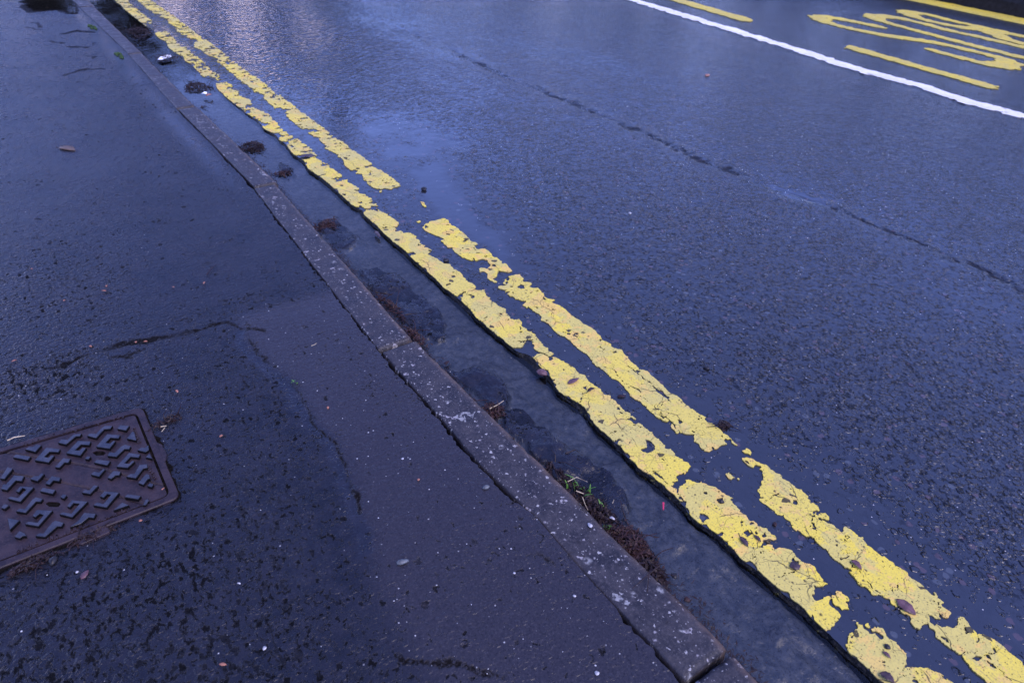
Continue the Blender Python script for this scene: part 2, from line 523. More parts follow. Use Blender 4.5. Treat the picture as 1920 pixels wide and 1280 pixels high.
def mat_iron():
    t = NT('rusty_wet_cast_iron')
    n = t.noise(30, 5, .65); n2 = t.noise(210, 4, .7)
    base = t.mix(t.ss(n, .35, .65), (0.016, 0.0115, 0.0155), (0.034, 0.0235, 0.0285))
    base = t.mix(t.ss(n2, .5, .75), base, (0.048, 0.032, 0.034))
    nn = t.bump(n2, 0.0009, .7)
    return t.done(base, t.ss(n, .3, .7, .34, .50), nn, spec=.26, ior=1.42)


def mat_worn_iron():
    t = NT('foot_polished_wet_iron')
    n = t.noise(60, 4, .65); n2 = t.noise(300, 3, .7)
    base = t.mix(t.ss(n, .35, .65), (0.020, 0.022, 0.031), (0.040, 0.041, 0.052))
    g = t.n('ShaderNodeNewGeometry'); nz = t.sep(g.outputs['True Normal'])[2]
    side = t.ss(nz, .80, .45)                                  # flanks painted near-black for the shadow edges under the treads
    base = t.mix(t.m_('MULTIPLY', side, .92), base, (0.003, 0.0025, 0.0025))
    return t.done(base, t.lerp(side, .26, .6), t.bump(n2, 0.0006, .6), spec=t.lerp(side, .55, .06), ior=1.5)


M = {}
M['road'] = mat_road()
M['pave'] = mat_pave()
M['kerb'] = mat_kerb()
M['line'] = mat_paint('worn_yellow_paint', (0.64, 0.500, 0.058), (0.47, 0.395, 0.120), (0.64, 0.415, 0.105), .9, dirt=.8)
M['bay'] = mat_paint('fresh_yellow_paint', (0.58, 0.455, 0.040), (0.48, 0.385, 0.070), (0.60, 0.44, 0.05), 0.25, dirt=.7)
M['white'] = mat_paint('white_road_paint', (0.78, 0.76, 0.72), (0.62, 0.61, 0.58), (0.72, 0.70, 0.67), 0.2, dirt=.5)
M['water'] = mat_water()
M['iron'] = mat_iron()
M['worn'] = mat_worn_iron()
M['hole'] = plain('black_hole_dirt', (0.002, 0.002, 0.002), .9, spec=.02)
M['edge'] = plain('broken_asphalt_edge', (0.010, 0.010, 0.008), .5, .9, 120, .16)
def mat_edge():
    t = NT('broken_asphalt_edge')
    n = t.noise(150, 4, .7); n2 = t.noise(90, 3, .6)
    base = t.mix(t.ss(n, .45, .7), (0.004, 0.004, 0.004), (0.030, 0.030, 0.030))
    base = t.mix(t.ss(n2, .60, .68), base, (0.075, 0.070, 0.022))
    return t.done(base, .45, t.bump(n, .004, .9), spec=.2)


M['edge'] = mat_edge()
M['soil'] = plain('black_gap_soil', (0.006, 0.005, 0.004), .9, .6, 160, .05)
M['litter'] = plain('rotten_leaf_litter', (0.019, 0.011, 0.011), .5, .6, 200, .3)
M['litter_red'] = plain('red_brown_leaf_litter', (0.030, 0.0145, 0.0135), .5, .6, 200, .3)
M['twig'] = plain('dark_wet_twig', (0.022, 0.013, 0.011), .5, .5, 200, .3)
M['straw'] = plain('pale_straw', (0.42, 0.34, 0.22), .6, .3, 100, .3)
M['leaf_purple'] = plain('purple_brown_wet_leaf', (0.105, 0.055, 0.062), .35, .35, 90, .4)
M['leaf_dark'] = plain('dark_wet_leaf', (0.050, 0.032, 0.036), .35, .4, 90, .4)
M['leaf_orange'] = plain('orange_leaf_bit', (0.34, 0.15, 0.10), .5, .3, 120, .3)
M['leaf_tan'] = plain('tan_leaf', (0.10, 0.068, 0.048), .45, .4, 70, .35)
M['grass'] = plain('grass_blade', (0.085, 0.20, 0.035), .5, .35, 150, .3)
M['moss'] = plain('green_moss', (0.035, 0.065, 0.020), .8, .5, 200, .2)
M['pebble_dark'] = plain('black_pebble', (0.016, 0.015, 0.017), .4, .5, 150, .4)
M['pebble_white'] = plain('white_pebble', (0.34, 0.34, 0.36), .4, .5, 150, .4)
M['pebble_grey'] = plain('grey_pebble', (0.085, 0.095, 0.105), .5, .4, 150, .4)
M['plastic'] = plain('red_plastic', (0.50, 0.03, 0.08), .35, .2, 90, .5)
M['paper'] = plain('white_paper', (0.80, 0.80, 0.82), .6, .1, 60, .3)
M['far_kerb'] = plain('black_wet_kerb', (0.010, 0.010, 0.012), .45, .5, 40, .25)
M['soil_far'] = plain('field_soil', (0.05, 0.05, 0.035), .9, .3, 1, .1)
M['bark'] = plain('bark', (0.035, 0.028, 0.022), .9, .4, 12, .1)
M['needle'] = plain('dark_evergreen_leaf', (0.008, 0.012, 0.006), .8, .5, 3, .1)

# ------------------------------------------------------------------ inner yellow line (paint mask first: its rim gives the road edge)
ZP = Z_ROAD + 0.0022
def T(ox, oy, pts, s=6.4): return tr(ox, oy, s, pts, ZP)

IN = [
 T(200, 0, [(60,-40),(230,-40),(270,30),(370,120),(450,180),(550,265),(450,305),(390,265),(330,215),(250,160),(190,100),(110,30)]),
 T(200, 0, [(570,400),(640,380),(720,380),(800,450),(850,520),(720,545),(650,525),(700,490),(600,460)]),
 T(200, 0, [(650,530),(760,515),(850,515),(880,560),(960,570),(1010,650),(1110,690),(1170,750),(1060,775),(960,760),(905,720),(940,690),(880,660),(820,645),(750,595),(690,560)]),
 T(200, 0, [(1040,790),(1160,765),(1190,790),(1230,790),(1250,850),(1340,890),(1350,950),(1310,960),(1290,920),(1200,912),(1170,950),(1130,930),(1115,890),(1150,865),(1050,860),(1010,840)]),
 T(400, 150, [(-10,65),(80,25),(170,30),(240,80),(200,110),(300,120),(305,160),(270,185),(360,185),(420,230),(460,270),(440,300),(300,330),(220,290),(160,240),(150,200),(80,150),(0,100)]),
 T(400, 150, [(310,342),(420,325),(550,340),(480,352),(340,354)]),
 T(400, 150, [(340,380),(430,350),(580,365),(680,420),(710,480),(770,510),(775,545),(830,600),(790,625),(690,635),(600,600),(560,580),(590,555),(660,545),(530,520),(530,490),(580,465),(460,465),(400,430),(350,400)]),
 T(400, 150, [(780,635),(850,610),(900,655),(840,665)]),
 T(400, 150, [(750,700),(880,680),(945,660),(945,710),(830,750),(810,725)]),
 T(400, 150, [(865,780),(930,740),(1020,710),(1060,760),(1150,800),(1200,860),(1240,910),(1150,900),(1080,880),(990,910),(930,870),(890,820)]),
 T(560, 280, [(50,125),(180,90),(250,130),(340,160),(370,190),(370,225),(440,250),(490,290),(520,320),(540,360),(590,370),(600,400),(640,420),(720,470),(700,490),(660,500),(760,535),(800,550),(885,605),(870,625),(800,630),(870,640),(900,660),(930,645),(940,690),(880,680),(840,705),(760,690),(640,690),(600,650),(560,590),(480,530),(470,480),(350,440),(360,410),(300,370),(230,310),(160,280),(90,240),(75,200),(110,170)]),
 T(560, 280, [(735,770),(830,735),(930,725),(940,700),(1000,730),(990,750),(1050,760),(1100,800),(1195,880),(1180,910),(1140,930),(1000,940),(930,970),(890,975),(890,940),(920,910),(880,880),(800,800)]),
 T(700, 400, [(100,190),(170,175),(240,170),(330,215),(460,235),(520,290),(560,350),(590,375),(630,375),(630,410),(690,425),(700,450),(640,480),(690,500),(760,550),(850,600),(910,605),(930,640),(1000,690),(1050,720),(1110,780),(1200,850),(1220,890),(1180,920),(1060,960),(1010,990),(930,960),(860,910),(790,880),(790,850),(710,790),(690,750),(630,700),(630,660),(540,640),(470,570),(430,545),(440,510),(520,500),(470,450),(420,475),(380,460),(290,420),(230,360),(200,300),(130,260),(100,220)]),
 T(860, 500, [(30,370),(100,310),(200,275),(310,290),(350,350),(390,410),(470,460),(550,500),(590,570),(640,620),(720,620),(760,690),(830,770),(880,770),(910,810),(940,870),(960,890),(1050,960),(1080,1000),(1160,1040),(1150,1060),(1100,1070),(1040,1050),(960,1010),(910,980),(900,900),(860,880),(800,880),(760,920),(730,955),(650,965),(580,930),(500,880),(460,840),(420,770),(350,740),(290,660),(240,630),(190,590),(150,530),(90,470),(40,450),(20,400)]),
 np.concatenate([
  T(980, 600, [(110,440),(200,400),(290,430),(370,440),(450,470),(550,520),(600,570),(660,640),(740,660),(800,740),(880,800),(960,860),(1060,930),(1120,980),(1180,1050),(1250,1110),(1320,1130),(1330,1170),(1400,1220),(1450,1270)]),
  T(1140, 720, [(470,540),(540,590),(610,660),(680,750),(690,780),(720,790),(750,790),(850,880),(960,950),(1005,1010),(930,1050),(850,1080),(820,1110),(815,1170),(800,1215),(690,1180),(680,1210),(590,1180),(540,1110),(450,1040),(380,990),(280,930),(260,860),(190,800),(160,740),(80,710),(0,610)]),
  T(980, 600, [(870,1270),(830,1180),(770,1110),(690,1020),(640,980),(560,920),(500,900),(430,870),(390,830),(400,790),(340,720),(310,690),(330,640),(290,590),(230,580),(180,560),(190,510),(150,470)])]),
 T(1240, 840, [(50,420),(90,425),(160,462),(188,520),(228,590),(275,660),(220,620),(150,560),(60,490)]),
 np.concatenate([
  T(1240, 840, [(195,480),(310,385),(400,390),(520,420),(640,460),(710,520),(790,570),(870,600),(850,625),(900,690),(970,780),(1060,830),(1150,890),(1240,970),(1340,1040),(1395,1100),(1300,1110)]),
  T(1380, 960, [(400,345),(440,430),(580,430),(680,490),(740,560),(850,620),(920,650),(990,730),(1060,800),(1110,860),(1090,900),(1030,920),(960,920),(910,880),(920,960),(910,1020),(940,1065),(1040,1045),(1130,1030),(1140,1070),(1110,1100),(1200,1150),(1240,1215),(1220,1260),(1200,1290)]),
  T(1540, 1080, [(180,520),(165,580),(115,620),(100,680),(50,680),(0,630)]),
  T(1380, 960, [(960,1280),(890,1270),(820,1210),(740,1130),(700,1060),(640,990),(590,940),(480,920),(440,860),(390,800),(310,750),(270,680),(250,630),(180,570),(100,550),(0,510)]),
  T(1240, 840, [(840,1170),(740,1090),(640,1020),(610,1010),(590,950),(530,895),(430,890),(340,830),(320,760),(298,660),(232,570)])]),
 T(1380, 960, [(1145,990),(1210,945),(1300,1000),(1380,1090),(1370,1150),(1310,1190),(1260,1120),(1165,1060)]),
 T(1540, 1080, [(275,820),(330,780),(290,730),(340,670),(400,620),(430,550),(490,550),(500,610),(560,640),(600,640),(640,600),(720,600),(760,680),(770,710),(880,790),(960,860),(1050,940),(1060,1050),(1120,1100),(1200,1090),(1350,1140),(1480,1200),(1600,1270),(1900,1500),(1900,1800),(1200,1800),(860,1400),(730,1260),(640,1180),(550,1110),(480,1070),(420,970),(300,880)]),
 T(1540, 1080, [(540,570),(580,535),(605,560),(600,595),(560,600)]),
]
IN_HOLES = [
 T(1140, 720, [(360,780),(440,750),(475,710),(470,665),(510,680),(560,750),(575,810),(520,835),(450,820)]),
 T(560, 280, [(370,352),(430,345),(500,365),(440,375)]),
 T(1380, 960, [(1110,1080),(1150,1065),(1200,1130),(1170,1140)]),
 T(1240, 840, [(680,625),(760,615),(770,640),(710,690),(685,665)]),
 T(1380, 960, [(280,420),(380,360),(400,365),(270,450)]),
 T(1380, 960, [(830,790),(900,730),(915,745),(860,790)]),
 T(980, 600, [(400,760),(440,750),(450,775),(415,780)]),
]
IN_CRACK = [
 T(1240, 840, [(185,460),(190,520),(230,590),(285,660)]),
 T(1140, 720, [(550,1060),(620,1120),(690,1180),(740,1200),(810,1215)]),
 T(1140, 720, [(0,590),(70,570),(130,520),(220,490),(350,490)]),
 T(1140, 720, [(545,1030),(690,1180)]),
 T(1240, 840, [(985,795),(960,870),(945,890)]),
 T(860, 500, [(640,885),(700,895),(780,890)]),
 T(860, 500, [(340,580),(320,640),(290,660)]),
 T(860, 500, [(450,570),(500,590),(590,570)]),
 T(980, 600, [(640,960),(690,980),(700,910),(740,870)]),
 T(700, 400, [(1010,990),(1090,960),(1180,925),(1280,920)]),
 T(1380, 960, [(190,560),(280,500),(420,430)]),
 T(1380, 960, [(740,1110),(800,1150),(900,1250),(960,1300)]),
 T(1540, 1080, [(990,1190),(980,1140),(1060,1060)]),
 T(1380, 960, [(540,750),(620,720),(680,710)]),
]
OUT = [
 T(200, 0, [(320,-40),(490,-40),(530,0),(640,80),(800,190),(900,270),(1010,350),(1130,440),(1120,460),(1000,470),(960,430),(890,410),(820,350),(870,340),(750,280),(740,220),(640,200),(570,160),(480,100),(365,0)]),
 np.concatenate([
  T(200, 0, [(1050,510),(1110,462),(1200,480),(1290,550),(1390,630),(1450,680),(1560,770),(1640,830),(1750,900)]),
  T(400, 150, [(560,0),(640,60),(740,150),(840,210),(950,300),(1050,380),(1170,460),(1270,540),(1390,630),(1440,690),(1550,740),(1640,820),(1760,900),(1880,990),(1915,1010)]),
  T(560, 280, [(885,178),(800,200),(760,215),(900,215),(1020,270),(1130,340),(1215,420),(1215,440),(1150,465),(1000,475),(930,465),(850,430),(790,360),(760,290),(710,300),(700,250),(620,250),(540,170),(510,110)]),
  T(400, 150, [(1470,880),(1330,810),(1320,760),(1260,710),(1330,690),(1210,690),(1150,630),(1300,600),(1040,570),(860,420),(900,370),(760,350),(680,290),(580,200),(620,180),(500,140),(390,50)]),
  T(200, 0, [(1600,960),(1490,870),(1380,780),(1320,720),(1400,735),(1200,650),(1130,600),(1050,560)])]),
 T(560, 280, [(970,520),(980,490),(1020,490),(1000,515)]),
 T(560, 280, [(1450,620),(1490,625),(1535,680),(1500,685)]),
 T(560, 280, [(1415,870),(1460,855),(1470,870),(1430,882)]),
 T(700, 400, [(595,160),(620,125),(700,90),(810,58),(870,65),(950,150),(1030,185),(1080,240),(1140,290),(1170,330),(1250,360),(1200,385),(1240,430),(1330,425),(1420,480),(1520,560),(1600,620),(1680,690),(1620,705),(1510,690),(1490,740),(1440,790),(1475,820),(1450,835),(1370,770),(1360,700),(1290,695),(1255,670),(1290,650),(1360,660),(1400,620),(1370,560),(1310,545),(1250,565),(1170,570),(1100,540),(1020,490),(970,460),(960,410),(890,405),(810,330),(850,300),(740,260),(640,210)]),
 T(700, 400, [(1560,795),(1590,780),(1600,800),(1585,845),(1560,850)]),
 np.concatenate([
  T(860, 500, [(470,235),(560,230),(600,190),(600,120),(730,90),(790,150),(780,180),(850,180),(870,205),(850,240),(950,250),(1030,330),(1060,370),(1140,400),(1130,430),(1240,480),(1320,550),(1430,630),(1550,700),(1680,800),(1720,880)]),
  T(980, 600, [(1060,290),(1080,330),(1170,350),(1250,430),(1330,520),(1400,580),(1500,620),(1570,690),(1680,770),(1760,870)]),
  T(1140, 720, [(850,160),(1000,280),(1160,390),(1170,430),(1240,480),(1330,520),(1400,590),(1500,660),(1530,700),(1600,740),(1680,780),(1730,830),(1700,840),(1610,810),(1570,770),(1530,720),(1430,720),(1340,750),(1240,790),(1200,815),(1120,760),(1050,680),(1020,590),(960,590),(850,595),(760,520),(740,490),(690,460),(620,410),(540,340),(460,290),(450,250),(350,190),(280,150),(240,80)]),
  T(980, 600, [(1240,830),(1160,740),(1060,680),(960,600),(870,540),(820,470),(790,410),(720,380),(630,310),(560,240),(500,200),(460,190),(380,120),(330,60),(240,10)]),
  T(860, 500, [(990,640),(990,590),(900,530),(830,470),(830,500),(760,460),(830,410),(740,390),(680,380),(560,310),(540,280)])]),
 T(1140, 720, [(1400,1075),(1450,1060),(1540,1130),(1490,1140)]),
 T(1140, 720, [(1555,1140),(1570,1115),(1600,1140),(1580,1150)]),
 np.concatenate([
  T(1240, 840, [(960,115),(1010,100),(1080,120),(1180,180),(1250,190),(1310,240),(1400,300),(1440,360),(1540,400),(1620,470),(1690,520),(1790,590),(1860,670),(1900,710),(1870,740)]),
  T(1380, 960, [(1010,10),(1050,5),(1100,40),(1150,130),(1210,200),(1290,240),(1300,200),(1280,165),(1350,180),(1470,270),(1540,360),(1680,480),(1840,570)]),
  T(1540, 1080, [(1080,0),(1200,90),(1260,160),(1350,200),(1400,270),(1465,310),(1440,350),(1520,420),(1570,460),(1550,490),(1480,480),(1420,430),(1440,520),(1390,520),(1300,500),(1290,530),(1210,580),(1200,640),(1120,600),(1050,530),(1060,480),(980,430),(1010,415),(1080,470),(1050,430),(940,370),(850,320),(800,260),(730,240),(700,240),(620,210),(570,150),(500,110),(430,50)]),
  T(1380, 960, [(1340,700),(1260,610),(1170,540),(1080,470),(1040,400),(930,310),(900,290),(830,290),(740,220),(690,180),(680,150),(600,90),(580,40)]),
  T(1240, 840, [(1470,800),(1390,780),(1280,690),(1190,620),(1160,510),(1200,400),(1220,340),(1200,230),(1150,190),(1100,230),(1000,190)])]),
 T(1620, 1080, [(755,570),(820,540),(870,570),(930,605),(1050,600),(1090,560),(1120,470),(1150,465),(1230,530),(1290,600),(1330,650),(1400,700),(1450,695),(1560,770),(1700,870),(1890,1010),(1930,1070),(2300,1400),(2300,1800),(2000,1800),(1600,1400),(1450,1260),(1310,1120),(1180,980),(1160,930),(1090,890),(1040,880),(960,800),(890,740),(840,640),(760,600)]),
]
OUT_HOLES = [
 T(700, 400, [(870,240),(930,245),(920,265),(880,260)]), T(700, 400, [(1070,325),(1130,320),(1110,342),(1080,340)]),
 T(700, 400, [(1230,470),(1280,465),(1260,490)]), T(700, 400, [(1320,515),(1370,500),(1400,515),(1350,530)]),
 T(700, 400, [(1400,620),(1440,605),(1465,630),(1430,642)]), T(700, 400, [(1200,400),(1240,450),(1230,455),(1190,410)]),
 T(860, 500, [(690,245),(740,210),(780,215),(800,260),(720,252)]), T(860, 500, [(610,240),(660,235),(650,250),(620,250)]),
 T(980, 600, [(1540,768),(1580,790),(1680,860),(1780,950),(1750,958),(1600,845)]),
 T(1240, 840, [(985,140),(1040,160),(1030,190),(1000,175)]),
 T(1620, 1080, [(1170,580),(1210,590),(1240,640),(1205,645)]),
 T(1240, 840, [(1790,940),(1820,920),(1830,960),(1810,965)]),
]
OUT_CRACK = [
 T(980, 600, [(1060,560),(1110,620),(1190,730),(1310,800),(1400,840),(1420,900),(1520,980),(1640,1090),(1760,1210),(1840,1270)]),
 T(1140, 720, [(760,470),(820,530),(880,580)]),
 T(980, 600, [(1250,520),(1330,600),(1440,680),(1550,760)]),
 T(980, 600, [(1520,1010),(1480,1040)]),
 T(980, 600, [(1640,1040),(1670,990),(1760,960)]),
 T(1140, 720, [(1050,560),(1090,520),(1160,450)]),
 T(1240, 840, [(1850,740),(1820,850),(1840,960),(1830,1060)]),
 T(1240, 840, [(1250,620),(1310,590),(1430,540)]),
 T(1380, 960, [(1240,610),(1300,520),(1360,460)]),
 T(1380, 960, [(1340,570),(1420,660),(1530,780),(1620,880),(1740,980)]),
 T(1380, 960, [(1310,370),(1350,270)]),
 T(1620, 1080, [(1170,925),(1300,900),(1360,850),(1400,800),(1390,700)]),
 T(1620, 1080, [(330,220),(380,150),(430,140),(420,60)]),
 T(1620, 1080, [(1340,890),(1500,1000),(1640,1130),(1740,1250)]),
 T(1620, 1080, [(900,480),(905,360),(860,310)]),
 T(860, 500, [(1110,600),(1140,550),(1170,510)]),
]


def paint_field(polys, holes, cracks, X, Y, seed, rag=1.0):
    nx_ = fbm(X, Y, 75, 5, seed, .62) * 0.007 * rag
    ny_ = fbm(X, Y, 65, 5, seed + 5, .62) * 0.010 * rag
    far = np.clip((Y - 1.6) / 2.0, 0, 1)          # further up the road the paint is more scoured
    Fp = np.full(X.shape, -1.0)
    Xw = X + nx_ * (1 + far); Yw = Y + ny_ * (1 + 4.0 * far)
    for p in polys:
        Fp = np.maximum(Fp, boxed(sdf_poly, Xw, Yw, p, 0.02))
    for p in holes:
        Fp = np.minimum(Fp, -boxed(sdf_poly, Xw, Yw, p, 0.02))
    for p in cracks:
        Fp = np.minimum(Fp, boxed(lambda a, b, q: dist_line(a, b, q), Xw, Yw, p, 0.015, 1.0) - 0.0011 - 0.0008 * vn(X, Y, 60, seed + 9))
    # little chips knocked out
    chip = fbm(X, Y, 48, 4, seed + 30, .6)
    Fp = np.minimum(Fp, (0.50 - 0.30 * far - chip) * 0.02)
    pin = fbm(X, Y, 130, 3, seed + 50)
    Fp = np.minimum(Fp, (0.62 - 0.16 * far - pin) * 0.008)
    return Fp


# the lines run on beyond the photograph at both ends
a_, b_ = at(1640, 1275, ZP), at(1775, 1275, ZP)
IN.append(np.array([[a_[0], a_[1] - .02], [b_[0], b_[1]], [b_[0], -1.2], [a_[0], -1.2]]))
a_, b_ = at(1845, 1278, ZP), at(1925, 1250, ZP)
OUT.append(np.array([[a_[0], a_[1] - .01], [b_[0], b_[1]], [b_[0], -1.2], [a_[0], -1.2]]))
IN.append(np.array([[.665, 5.5], [.735, 5.5], [.72, 12], [.65, 12]]))
OUT.append(np.array([[.80, 5.5], [.885, 5.5], [.875, 12], [.795, 12]]))
ys_line = np.concatenate([np.arange(-1.2, -0.12, 0.012), np.arange(-0.12, 1.3, 0.0024), np.arange(1.3, 2.6, 0.0045), np.arange(2.6, 5.75, 0.009), np.arange(5.75, 12, .03)])
xi = np.arange(0.60, 0.96, 0.0024)
XI, YI = np.meshgrid(xi, ys_line)
FI = paint_field(IN, IN_HOLES, IN_CRACK, XI, YI, 3)
# near rim of the road layer follows the paint
ctrl_y = np.array([-30, -0.2, 0.2, 0.5, 0.9, 1.3, 1.6, 2.4, 3.3, 4.5, 5.7, 40])
ctrl_x = np.array([0.77, 0.762, 0.772, 0.777, 0.787, 0.79, 0.786, 0.762, 0.735, 0.70, 0.66, 0.65])
xmin = np.full(len(ys_line), np.nan)
for r in range(len(ys_line)):
    w = np.nonzero(FI[r] > 0.0015)[0]
    if len(w): xmin[r] = xi[w[0]]
base_edge = np.interp(ys_line, ctrl_y, ctrl_x)
ok = ~np.isnan(xmin) & (np.abs(xmin - base_edge) < 0.022)
xm = np.where(ok, xmin, np.nan)
win = 0.03
edge = np.empty_like(base_edge)
for r, y in enumerate(ys_line):
    a, b = np.searchsorted(ys_line, (y - win, y + win))
    seg = xm[a:b]; seg = seg[~np.isnan(seg)]
    edge[r] = np.percentile(seg, 35) if len(seg) else base_edge[r]
for r in range(2):
    edge = np.convolve(np.pad(edge, 4, 'edge'), np.ones(9) / 9, 'valid')
edge += -0.0015 + 0.0030 * fbm(ys_line, ys_line * 0, 45, 5, 77, .65)


def road_edge(y):
    e = np.interp(y, ys_line, edge)
    return np.where((y < ys_line[0]) | (y > ys_line[-1]), np.interp(y, ctrl_y, ctrl_x), e)


FI = np.minimum(FI, XI - road_edge(YI) - 0.0006)
zt = ZP + 0.0009 * fbm(XI, YI, 25, 3, 9)
o = contour_obj('yellow_line', XI, YI, FI, zt, Z_ROAD - 0.002, M['line'])
tag(o, 'cracked yellow road line nearest the kerb, flaking along the broken asphalt edge', 'road marking', 'double yellow lines')
xo = np.arange(0.74, 1.20, 0.0024)
XO, YO = np.meshgrid(xo, ys_line)
FO = paint_field(OUT, OUT_HOLES, OUT_CRACK, XO, YO, 41, .8)
o = contour_obj('yellow_line', XO, YO, FO, ZP + 0.0010 * fbm(XO, YO, 25, 3, 19), Z_ROAD - 0.002, M['line'])
tag(o, 'cracked yellow road line farther from the kerb, broken by a long bare gap', 'road marking', 'double yellow lines')

# ------------------------------------------------------------------ road sheet
def axis(*parts):
    return np.unique(np.round(np.concatenate(parts), 6))


sx = axis(np.arange(0, 1.6, 0.006), np.arange(1.6, 6.2, 0.016), [6.2])
yr = axis(-np.geomspace(0.4, 30, 20), np.arange(-0.4, 2.0, 0.007), np.arange(2.0, 6.2, 0.014), np.geomspace(6.2, 60, 26))
SX, YR = np.meshgrid(sx, yr)
e_ = road_edge(YR)
FARX = 6.52
XR = e_ + SX * ((FARX - e_) / 6.2)
W = np.full(XR.shape, 0.16)
# film of water beside the double lines, wider and deeper further up
bound = 1.17 + 0.10 * np.clip((YR - 1.6) / 1.0, 0, 1) + 0.16 * fbm(XR, YR, 3.0, 4, 5)
W = np.maximum(W, np.clip((bound - XR) / 0.34 + .5, 0, 1) * (0.74 + 0.16 * fbm(XR, YR, 6, 3, 8)))
pud = tr(0, 0, 1, [(690,225),(760,215),(850,260),(850,320),(900,380),(960,440),(1000,520),(900,500),(800,400),(760,330),(690,280),(650,240)])
dp = boxed(sdf_poly, XR + .05 * fbm(XR, YR, 9, 3, 3), YR + .10 * fbm(XR, YR, 7, 3, 4), pud, 0.4, -0.4)
W = np.maximum(W, np.clip(dp / 0.22 + .72, 0, 1) * np.clip(.98 + .45 * fbm(XR, YR, 8, 4, 6), .3, 1.03))
# shallow wet streaks along the wheel track
W = np.maximum(W, np.clip(0.26 + 0.6 * fbm(XR, YR * .5, 2.2, 4, 15) - np.abs(XR - 1.75) * .20, 0, .5))
seam_l = tr(0, 0, 1, [(640,8),(690,30),(745,55),(830,82),(870,105),(930,140),(1010,170),(1060,190),(1110,210),(1150,225),(1200,245),(1280,283),(1330,310),(1390,330),(1440,350),(1500,370),(1560,388),(1650,425),(1750,465),(1850,505),(1920,545),(2050,610)])
ds = dist_line(XR + 0.018 * fbm(XR, YR, 22, 3, 21), YR, seam_l)
SE = np.clip(1.25 - ds / 0.010, 0, 1) * np.clip(.05 + .45 * fbm(XR, YR, 12, 4, 22), 0, .25)
for a, b, w in (((1000,163),(1112,210),.020), ((1165,232),(1280,283),.019), ((1288,288),(1395,330),.016), ((865,105),(950,145),.014), ((1560,388),(1690,442),.007), ((1700,446),(1810,490),.007), ((1815,492),(1930,552),.009)):
    q = tr(0, 0, 1, [a, b]); dd = dist_line(XR + 0.03 * fbm(XR, YR, 30, 3, 23), YR, np.array([q[0], (q[0] + q[1]) / 2 + [0.004, 0], q[1]]))
    SE = np.maximum(SE, np.clip(1.2 - dd / (w * 1.1), 0, 1) * np.clip(0.34 + 1.5 * fbm(XR, YR, 22, 5, 29, .75), 0, .75))
sp = tr(0, 0, 1, [(1430,341),(1480,351),(1512,360),(1552,378),(1556,390),(1500,380),(1460,364)])
dp = boxed(sdf_poly, XR, YR, sp, 0.2, -0.2)
W = np.maximum(W, np.clip((dp + .03 * fbm(XR, YR, 20, 4, 55)) / 0.03 + .6, 0, 1) * .92)
W = np.where((XR > 3.9), np.minimum(W, 0.2), W)
RP = np.clip((YR - 2.6) / 1.2, 0, 1) * np.clip((1.75 - XR) / .35 + .5 + 1.2 * fbm(XR, YR, 2.5, 3, 33), 0, 1)
W = np.maximum(W, RP * 0.62)
ZR = np.full(XR.shape, Z_ROAD) - 0.004 * np.clip(SE, 0, 1) - 0.002 * np.clip(1 - ds / 0.06, 0, 1)
# camber at the far side is left flat; carry the near rim down as the broken edge
low_x = np.minimum(np.convolve(np.pad(e_[:, 0], 20, 'edge'), np.ones(41) / 41, 'valid') - 0.0035, e_[:, 0] - 0.0015)
k_ = np.linspace(0, 1, 7)[None, :]
Xs = low_x[:, None] * (1 - k_) + e_[:, :1] * k_
Yb = np.repeat(YR[:, :1], 7, 1)
Xs = Xs - 0.0045 * np.clip(fbm(Yb + k_ * .013, Yb * 0 + k_ * .35, 75, 4, 91, .65), -.6, .8) * (k_ * (1 - k_) * 4)
Zs = -0.03 * (k_ == 0) + (0.002 + (Z_ROAD - 0.0035) * k_ ** .7) * (k_ > 0) + 0.003 * fbm(Yb + 3, Yb * 0 + k_, 90, 3, 92) * (k_ > 0) * (k_ < 1)
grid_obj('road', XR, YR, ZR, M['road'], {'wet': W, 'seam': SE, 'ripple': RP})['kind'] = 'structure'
Xe = np.concatenate([Xs, XR[:, :1]], 1); Ze = np.concatenate([Zs, ZR[:, :1]], 1); Ye = np.repeat(YR[:, :1], 8, 1)
o = grid_obj('road_edge', Xe, Ye, Ze, M['edge']); o['kind'] = 'structure'

# ------------------------------------------------------------------ gutter and the water in it
KL = np.array([at(*p, Z_PAVE) for p in ((135,0),(240,100),(331,203),(475,350),(590,500),(712,656),(810,765),(900,870),(1010,975),(1110,1090),(1185,1170),(1290,1280))])
KR = np.array([at(*p, Z_PAVE) for p in ((165,0),(268,100),(368,199),(520,343),(650,490),(778,634),(905,760),(1020,870),(1130,980),(1255,1100),(1335,1180),(1420,1270))])


def kerb_l(y): return np.interp(-y, -KL[:, 1], KL[:, 0])
def kerb_r(y): return np.interp(-y, -KR[:, 1], KR[:, 0])


